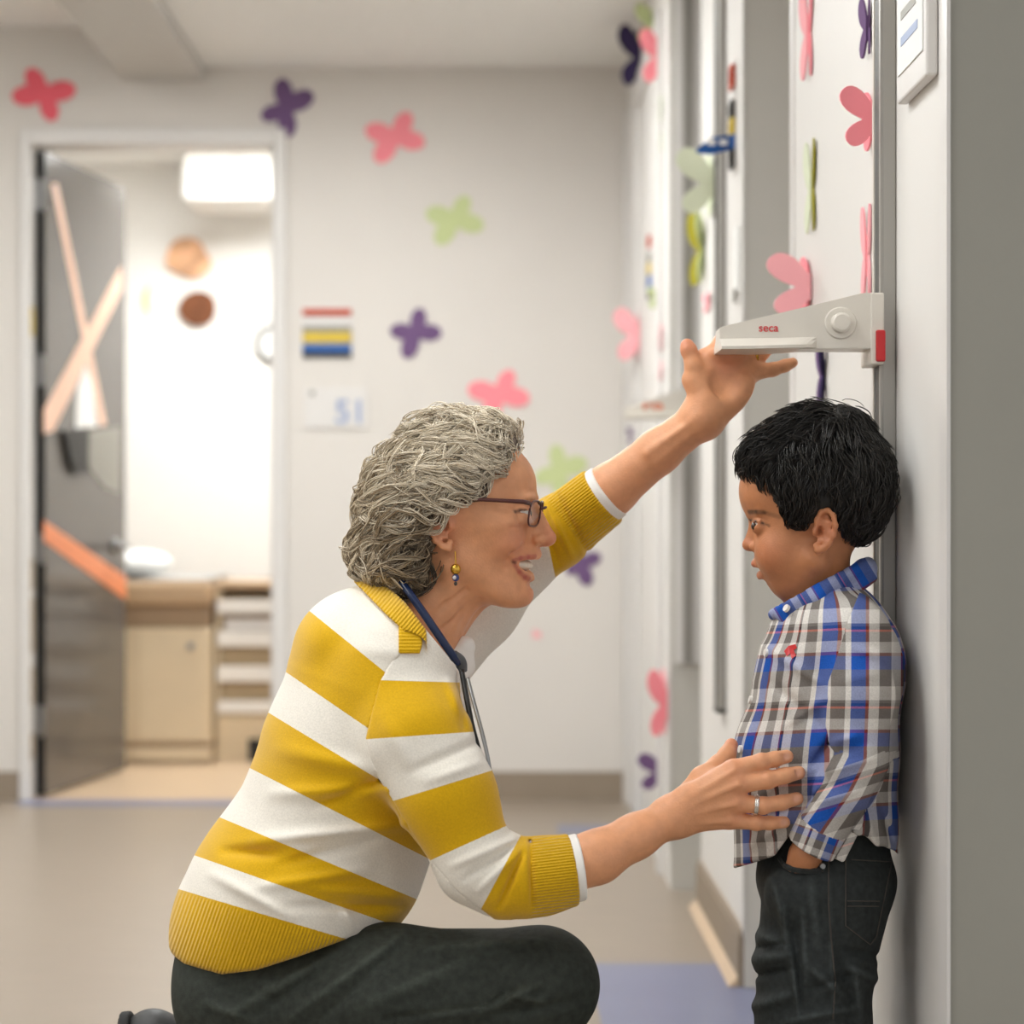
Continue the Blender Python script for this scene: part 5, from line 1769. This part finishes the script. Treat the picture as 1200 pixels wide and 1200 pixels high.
# ------------------------------------------------------------------ plaid shirt
def plaid_material(name):
    m = material(name, (0.8, 0.8, 0.8, 1), 0.8, 0.2)
    nt = m.node_tree
    b = nt.nodes['Principled BSDF']
    def ramp(attr, stops):
        at = nt.nodes.new('ShaderNodeAttribute'); at.attribute_name = attr
        fr = nt.nodes.new('ShaderNodeMath'); fr.operation = 'FRACT'
        nt.links.new(at.outputs['Fac'], fr.inputs[0])
        r = nt.nodes.new('ShaderNodeValToRGB')
        r.color_ramp.interpolation = 'CONSTANT'
        el = r.color_ramp.elements
        el[0].position = stops[0][0]; el[0].color = stops[0][1]
        el[1].position = stops[1][0]; el[1].color = stops[1][1]
        for p, c in stops[2:]:
            e = el.new(p); e.color = c
        nt.links.new(fr.outputs[0], r.inputs['Fac'])
        return r.outputs['Color']
    wht, gry, blu = rgb(222, 218, 212), rgb(112, 106, 102), rgb(26, 84, 176)
    red, blk, org = rgb(132, 52, 48), rgb(52, 48, 50), rgb(226, 112, 84)
    cu = ramp('u', [(0.0, blu), (0.17, red), (0.21, wht), (0.33, gry), (0.47, wht), (0.58, red), (0.60, blk), (0.635, wht), (0.76, gry), (0.93, wht)])
    cvv = ramp('v', [(0.0, blk), (0.04, org), (0.07, gry), (0.2, wht), (0.34, red), (0.385, blu), (0.56, gry), (0.78, wht), (0.96, gry)])
    mix = nt.nodes.new('ShaderNodeMix'); mix.data_type = 'RGBA'
    mix.inputs['Factor'].default_value = 0.4
    nt.links.new(cu, mix.inputs['A']); nt.links.new(cvv, mix.inputs['B'])
    tc = nt.nodes.new('ShaderNodeTexCoord')
    n = nt.nodes.new('ShaderNodeTexNoise'); n.inputs['Scale'].default_value = 700; n.inputs['Detail'].default_value = 2
    nt.links.new(tc.outputs['Object'], n.inputs['Vector'])
    mr = nt.nodes.new('ShaderNodeMapRange')
    mr.inputs['From Min'].default_value = 0.3; mr.inputs['From Max'].default_value = 0.7
    mr.inputs['To Min'].default_value = 0.86; mr.inputs['To Max'].default_value = 1.1
    nt.links.new(n.outputs['Fac'], mr.inputs['Value'])
    sc = nt.nodes.new('ShaderNodeVectorMath'); sc.operation = 'SCALE'
    nt.links.new(mix.outputs['Result'], sc.inputs[0]); nt.links.new(mr.outputs['Result'], sc.inputs['Scale'])
    nt.links.new(sc.outputs['Vector'], b.inputs['Base Color'])
    bp = nt.nodes.new('ShaderNodeBump'); bp.inputs['Strength'].default_value = 0.3; bp.inputs['Distance'].default_value = 0.0008
    nt.links.new(n.outputs['Fac'], bp.inputs['Height']); nt.links.new(bp.outputs['Normal'], b.inputs['Normal'])
    return m
M['plaid'] = plaid_material('plaid_cotton')
latB = (DS, 1.22)
SH = Shape()
SH.chain([V(968, 712, BM), V(972, 748, BM), V(970, 800, BM), V(960, 880, BM), V(956, 960, BM), V(956, 1020, BM)], [38, 70, 82, 88, 90, 96], 20, latB)
SH.u(RC(V(990, 742, -72), V(990, 742, 72), 40, 40), 24)
SH.u(EL(V(900, 905, BM), (38, 68, 70)), 24)
SH.u(EL(V(1018, 775, BM), (38, 70, 50)), 20)
SHB = Shape(); SHB.ops = list(SH.ops)
BSL = [([V(1004, 748, -86), V(1006, 815, -112), V(1004, 888, -122)], [38, 35, 33], 20),
       ([V(1004, 888, -124), V(985, 930, -126), V(955, 983, -110)], [33, 30, 26], 6)]
bs_y = [690, 730, 770, 800, 850, 880, 905, 940, 975, 1000, 1030]
bs_x = [1012, 996, 984, 974, 971, 979, 974, 954, 928, 910, 900]
def bsleeve(P, off=0.0, sg=-1):
    qx, qy = pix(P)
    w = (P[:, 1] - DS) * 1000 * -sg * -1
    w = (P[:, 1] - DS) * 1000 if sg < 0 else -(P[:, 1] - DS) * 1000
    hi = np.interp(qy, [880, 890, 930, 975, 1005, 1040], [1100, 1042, 1026, 1003, 988, 970])
    return np.maximum(np.maximum((np.interp(qy, bs_y, bs_x) - qx) * 0.8, (qx - hi) * 0.8), w + 52) / 1000 - off
# far arm, mirrored
mir = lambda p: np.array([p[0], 2 * DS - p[1], p[2]])
for q_, r_, k_ in BSL:
    SH.chain(q_, r_, k_)
shx = [800, 856, 880, 905, 935, 965, 1000, 1030, 1056, 1100]
shy = [1024, 1019, 1012, 1004, 990, 972, 972, 988, 1004, 1012]
SH.i(FN(lambda P: (lambda q: (q[1] - np.interp(q[0], shx, shy)) / 1000 * 0.8)(pix(P))), 3)
SH.i(FN(lambda P: -bsleeve(P)), 2)
SH.s_(RC(V(955, 700, BM), V(945, 640, BM), 46, 60), 5)
bfolds = [(900, 760, 960, 800, 8, 3), (920, 850, 965, 820, 7, 3), (905, 800, 960, 850, 9, -3), (950, 900, 985, 850, 6, -4), (890, 930, 950, 900, 8, 3),
          (900, 960, 960, 930, 8, -3), (880, 990, 930, 960, 8, 3), (1015, 950, 1030, 1000, 7, 4), (1030, 940, 1048, 995, 6, -4), (990, 965, 1010, 985, 6, 3)]
SH.disp(ridges(bfolds))
v_, f_ = SH.mesh(2.5)
def torso_uv(v):
    qx, qy = pix(v)
    front = np.interp(qy, [690, 735, 780, 830, 870, 930, 985, 1020], [898, 890, 884, 874, 867, 861, 856, 855])
    back = np.interp(qy, [690, 740, 800, 900, 1000], [1046, 1058, 1054, 1048, 1056])
    ctr = (front + back) / 2
    rad = (back - front) / 2
    w = (v[:, 1] - DS) * 1000
    ang = np.degrees(np.arctan2(-w / 1.15, ctr - qx))
    u = (ang - 21) / 63.0
    vv = (qy + 0.05 * (qx - 950) - 734) / 90.0
    return u, vv
u_, w_ = torso_uv(v_)
# the back seam of the angle is at +-180 deg; keep it continuous there
shirt_b = np_mesh('shirt', v_, f_, M['plaid'], boy, {'u': u_, 'v': w_})
A1 = Shape(); A1.ops = list(SHB.ops)
for q_, r_, k_ in BSL:
    A1.chain(q_, r_, k_)
A1.u(EL(V(985, 905, -122), (26, 32, 16), [('Y', 25)]), 10)
cd = V(955, 983, -104) - V(985, 930, -116)
cd = cd / np.linalg.norm(cd)
A1.i(PL(V(954, 990, -104), cd), 3)
A1.disp(lambda P: -0.0008 + 0 * P[:, 0])
A1.i(FN(lambda P: bsleeve(P, 0.003)), 2)
A1.disp(ridges([(975, 870, 1005, 862, 7, 4), (975, 885, 1015, 872, 6, -3), (965, 905, 1020, 890, 7, 4), (965, 925, 1000, 908, 6, -3), (980, 800, 1030, 790, 9, 2), (960, 940, 1010, 925, 7, 3), (1000, 760, 1040, 770, 7, 3)]))
v_, f_ = A1.mesh(2.2, V(895, 1020, -170), V(1065, 690, -30))
def sleeve_uv(v):
    qx, qy = pix(v)
    ax_y = [690, 760, 815, 888, 930, 983, 1010]
    ax_x = [1006, 1006, 1006, 1003, 985, 955, 942]
    cx = np.interp(qy - 0.35 * (qx - 1000) * (qy > 880), ax_y, ax_x)
    d = (qx - cx)
    u = 0.085 + d / 100.0 + 0.0
    vv = (qy - 734 + np.where(qy > 880, (qx - cx) * 0.45, 0.0)) / 90.0
    return u, vv
u_, w_ = sleeve_uv(v_)
sl = np_mesh('sleeve', v_, f_, M['plaid'], None, {'u': u_, 'v': w_})
keep_world(sl, shirt_b)
# cuff: a stiffer band at the wrist
CF = Shape()
CF.u(RC(V(970, 956, -117), V(950, 994, -107), 29.5, 28), 0)
CF.i(PL(V(951, 993, -102), cd), 2)
CF.i(PL(V(966, 966, -108), -cd), 2)
CF.s_(RC(V(958, 985, -104), V(940, 1015, -98), 20, 22), 2)
v_, f_ = CF.mesh(1.8)
qx, qy = pix(v_)
keep_world(np_mesh('cuff', v_, f_, M['plaid'], None, {'u': (qx + 0.4 * qy) / 62.0, 'v': (qy - 0.35 * qx - 622) / 48.0}), sl)
# far sleeve, mirrored
A2 = Shape()
for q_, r_, k_ in BSL:
    A2.chain([mir(p) for p in q_], r_, k_)
cdm = np.array([cd[0], -cd[1], cd[2]])
A2.i(PL(mir(V(950, 990, -104)), cdm), 3)
v_, f_ = A2.mesh(3.0)
u_, w_ = sleeve_uv(v_)
keep_world(np_mesh('sleeve', v_, f_, M['plaid'], None, {'u': u_, 'v': w_}), shirt_b)
# collar: two leaves folding down from the neck
CO = Shape()
neck_c = V(958, 690, BM)
def collar_pts(t):
    """ring round the neck: back high, front low"""
    c, s = math.cos(t), math.sin(t)
    x = 962 + 55 * c
    y = 690 - 30 * c + 0 * s
    return V(x, y, BM + 50 * s)
for k in range(28):
    t0, t1 = 2 * math.pi * k / 28, 2 * math.pi * (k + 1) / 28
    CO.u(RC(collar_pts(t0), collar_pts(t1), 6, 6), 4)
    # fall of the collar
for s in (-1, 1):
    CO.u(RC(V(1012, 668, 20 * s), V(960, 700, 52 * s), 10, 12), 8)
    CO.u(RC(V(960, 702, 52 * s), V(916, 722, 30 * s), 11, 6), 8)
    CO.u(RC(V(1020, 676, 20 * s), V(968, 716, 58 * s), 8, 6), 8)
    CO.u(RC(V(968, 716, 58 * s), V(922, 728, 36 * s), 6, 4), 8)
    CO.u(RC(V(1012, 668, 20 * s), V(1016, 668, 0), 10, 10), 8)
CO.s_(RC(V(955, 700, BM), V(950, 640, BM), 42, 46), 3)
v_, f_ = CO.mesh(1.8)
qx, qy = pix(v_)
keep_world(np_mesh('collar', v_, f_, M['plaid'], None, {'u': np.clip((qx * 0.52 + qy * 0.85 - 1106 + 32) / 215.0, 0.01, 0.6), 'v': (qx * 0.85 - qy * 0.52 - 455) / 50.0 + 0.45}), shirt_b)
def on_surf(shape, x, y, off=0.0008, lo=-150):
    P = np.array([V(x, y, w0) for w0 in np.arange(lo, 40, 0.7)])
    d = shape.d(P) < off
    return P[np.argmax(d)] if d.any() else V(x, y, -100)
# buttons and embroidered mark
M['button'] = material('button', rgb(236, 232, 226), 0.3, 0.5, noise=0.03)
for (x, y) in ((922, 713), (898, 765), (880, 820), (868, 878)):
    p = on_surf(FN(lambda P: np.minimum(SH.d(P), CO.d(P))), x, y, 0.001, -110)
    g = SH.grad(p[None])[0]
    bm = bmesh.new()
    tube(bm, [tuple(p - g * 0.001), tuple(p + g * 0.0022)], [0.0048, 0.0044], 16)
    keep_world(obj('button', bm, M['button']), shirt_b)
mk = []
for (x, y) in ((919, 763), (924, 757), (932, 755), (934, 759), (930, 762), (933, 768), (928, 772), (926, 766), (922, 769)):
    mk.append(on_surf(SH, x, y, 0.0012, -125))
bm = bmesh.new()
extrude_poly(bm, [tuple(p) for p in mk], (0, 0.003, 0))
keep_world(obj('embroidered_mark', bm, M['red']), shirt_b)

# ------------------------------------------------------------------ jeans and shoes
M['jeans'] = denim('black_denim', rgb(47, 51, 52), bump=0.5, scale=500, worn=0.45)
M['jeans_edge'] = material('denim_edge', rgb(52, 55, 55), 0.8, 0.2, noise=0.25, nscale=150)
M['thread'] = material('seam_thread', rgb(76, 72, 68), 0.8, 0.2, noise=0.1)
JN = Shape()
JN.u(EL(V(968, 1030, BM), (80, 98, 52)), 0)
for s in (-1, 1):
    JN.chain([V(968, 1050, 45 * s), V(955, 1130, 52 * s), V(953, 1200, 54 * s), V(956, 1330, 56 * s), V(960, 1480, 56 * s)], [74, 66, 64, 52, 44], 14)
JN.u(EL(V(936, 1048, -84), (38, 34, 34)), 14)
JN.u(RC(V(962, 955, BM), V(968, 1030, BM), 74, 78, (DS, 1.15)), 10)
JNF = [(885, 1095, 920, 1108, 9, 5), (880, 1125, 930, 1118, 9, 6), (885, 1143, 930, 1136, 5, -6), (878, 1180, 930, 1165, 9, 6), (890, 1110, 925, 1105, 4, -5),
       (918, 1060, 922, 1120, 6, 4), (925, 1110, 938, 1198, 6, 5), (940, 1060, 945, 1150, 6, 3), (905, 1030, 918, 1085, 5, 4), (931, 1090, 940, 1190, 4, -4),
       (995, 1135, 1030, 1148, 7, 5), (985, 1112, 1030, 1122, 6, -4), (945, 1130, 985, 1165, 7, 4), (915, 1198, 1000, 1182, 7, 4), (950, 1160, 1000, 1140, 5, -4),
       (985, 1120, 1000, 1195, 7, -3), (1003, 1135, 1010, 1198, 6, 4), (950, 1030, 958, 1110, 8, 2), (972, 1015, 977, 1198, 4, 2)]
JN.disp(ridges(JNF, 0.8))
JN.disp(lambda P: 0.0025 * np.sin(P[:, 2] * 90 + 20 * P[:, 0]) * np.clip((0.30 - P[:, 2]) * 8, 0, 1))
v_, f_ = JN.mesh(3.0)
M['jeans'] = attr_color_material('black_denim', 0.78, 0.22, bump=0.25, bscale=900, noise=0.28, nscale=140)
jeans = np_mesh('jeans', v_, f_, M['jeans'], boy, {'tint': worn(v_, rgb(46, 50, 50)[:3], JNF, 0.9)})
def stitch(pts, parent, mat, r=0.0008, sh=None, name='seam'):
    sh = sh or JN
    P = []
    for i in range(len(pts) - 1):
        for k in range(8):
            t = k / 8
            P.append(tuple(on_surf(sh, pts[i][0] + (pts[i + 1][0] - pts[i][0]) * t, pts[i][1] + (pts[i + 1][1] - pts[i][1]) * t)))
    bm = bmesh.new()
    tube(bm, P, r, 5)
    return keep_world(obj(name, bm, mat), parent)
stitch([(971, 1006), (971, 1060), (974, 1100), (979, 1150), (976, 1200)], jeans, M['thread'], 0.0010)
stitch([(914, 1010), (925, 1018), (945, 1021), (968, 1021)], jeans, M['thread'], 0.0009)
pe = FN(lambda P: np.minimum(JN.d(P), B.d(P)))
stitch([(914, 1006), (920, 1015), (930, 1019.5), (945, 1021), (966, 1021)], jeans, M['jeans_edge'], 0.0034, pe, 'pocket_edge')
for pts in ([(991, 1007), (991, 1085), (1020, 1107), (1027, 1098), (1045, 1010), (991, 1007)], [(993, 1056), (1036, 1056)], [(993, 1062), (1035, 1062)]):
    stitch(pts, jeans, M['thread'], 0.0008, name='pocket_stitching')
bm = bmesh.new()
p = on_surf(JN, 964, 1015)
tube(bm, [tuple(p + np.array([0, 0.001, 0])), tuple(p - np.array([0, 0.002, 0]))], [0.0038, 0.003], 14)
keep_world(obj('rivet', bm, M['steel']), jeans)
for s in (-1, 1):
    hl = np.array([V(1010, 0, 56 * s)[0], DS + 0.056 * s, 0.0])
    shoe(hl, hl + np.array([-0.17, 0.01 * s, 0]), (0, 0, 1), boy)

# ------------------------------------------------------------------ hair
M['hairB'] = attr_color_material('black_hair', 0.4, 0.45, noise=0.1, nscale=200)
BH = Shape()
BH.u(EL(Hb(956, 568), (81, 74.5, 84), [ZB]), 0)
BH.u(EL(Hb(904, 545), (32, 54, 30), [('Y', 25), ZB]), 14)
BH.u(EL(Hb(995, 572), (42, 66, 60), [ZB]), 14)
BH.u(EL(Hb(966, 500), (44, 50, 18), [ZB]), 14)
# cut away face, ears, neck
BH.s_(EL(Hb(868, 640), (58, 120, 73), [('Y', 18), ZB]), 5)
BH.s_(BX(Hb(940, 668), (38, 130, 53), 6, [ZB]), 5)
BH.s_(EL(Hb(965, 624), (16, 140, 26), [ZB]), 4)
BH.s_(BX(Hb(985, 680), (60, 130, 34), 6, [('Y', -24), ZB]), 5)
hv, hf = BH.mesh(2.4)
hairb = np_mesh('hair', hv, hf, M['hairB'], boy, {'tint': np.tile(np.array(rgb(24, 22, 20)[:3]), (len(hv), 1))})
rb = np.random.default_rng(11)
cand = hv[rb.integers(0, len(hv), 40000)].astype(float)
cand = cand[B.d(cand) > 0.0015]
_, ui = np.unique(np.floor(cand / 0.0085).astype(int), axis=0, return_index=True)
gd = cand[ui]
crb = Hb(985, 500)
def flowB(P):
    px, py = pix(P)
    fr = np.clip((985 - px) / 80, -0.4, 1)
    d = (P - crb) * 6
    top = np.clip((560 - py) / 50, 0, 1)
    f = np.stack([-0.75 * fr * (0.3 + 0.7 * top), 0.35 * d[:, 1], -0.75 + 0.55 * top], 1)
    return f / np.maximum(np.linalg.norm(f, axis=1, keepdims=True), 1e-6)
pxg, pyg = pix(gd)
topg = np.clip((570 - pyg) / 60, 0, 1)
Lb = rb.uniform(0.016, 0.024, len(gd)) + 0.012 * topg
G = strands(BH, gd, flowB, 7, Lb, 0.003, 0.0016, 0.05, None, rb, stiff=0.5, curl_lift=0.0)
# tips of the top lift a little
tt = np.linspace(0, 1, G.shape[1])[None, :, None]
gg = BH.grad(gd)
G = G + gg[:, None, :] * (topg * rb.uniform(0.0, 0.012, len(gd)))[:, None, None] * tt ** 1.5
NC = 10
off = rb.normal(0, 1, (len(gd), NC, 1, 3)) * 0.0036
ttt = tt[:, None]
S = (G[:, None] + off * (1.1 - 0.6 * ttt)).reshape(-1, G.shape[1], 3)
fx = np.stack([pix(S[:, k])[0] for k in range(S.shape[1])], 1)
fy = np.stack([pix(S[:, k])[1] for k in range(S.shape[1])], 1)
lineb = np.interp(fy, [480, 560, 572, 590, 605, 622, 640], [858, 862, 885, 910, 918, 924, 1000])
okb = (fx > lineb - 3).all(1) & ~(((fx - 963) / 15) ** 2 + ((fy - 622) / 25) ** 2 < 1).any(1) & (fy < 642).all(1)
S = S[okb]
tnt = np.array(rgb(30, 27, 24)[:3])[None] * rb.uniform(0.5, 1.9, len(S))[:, None]
tag(strand_mesh('hair_locks', S, rb.uniform(0.00045, 0.00085, len(S)), M['hairB'], hairb, tnt), kind='stuff')
print('boy done', round(_t.time() - _t0, 1))
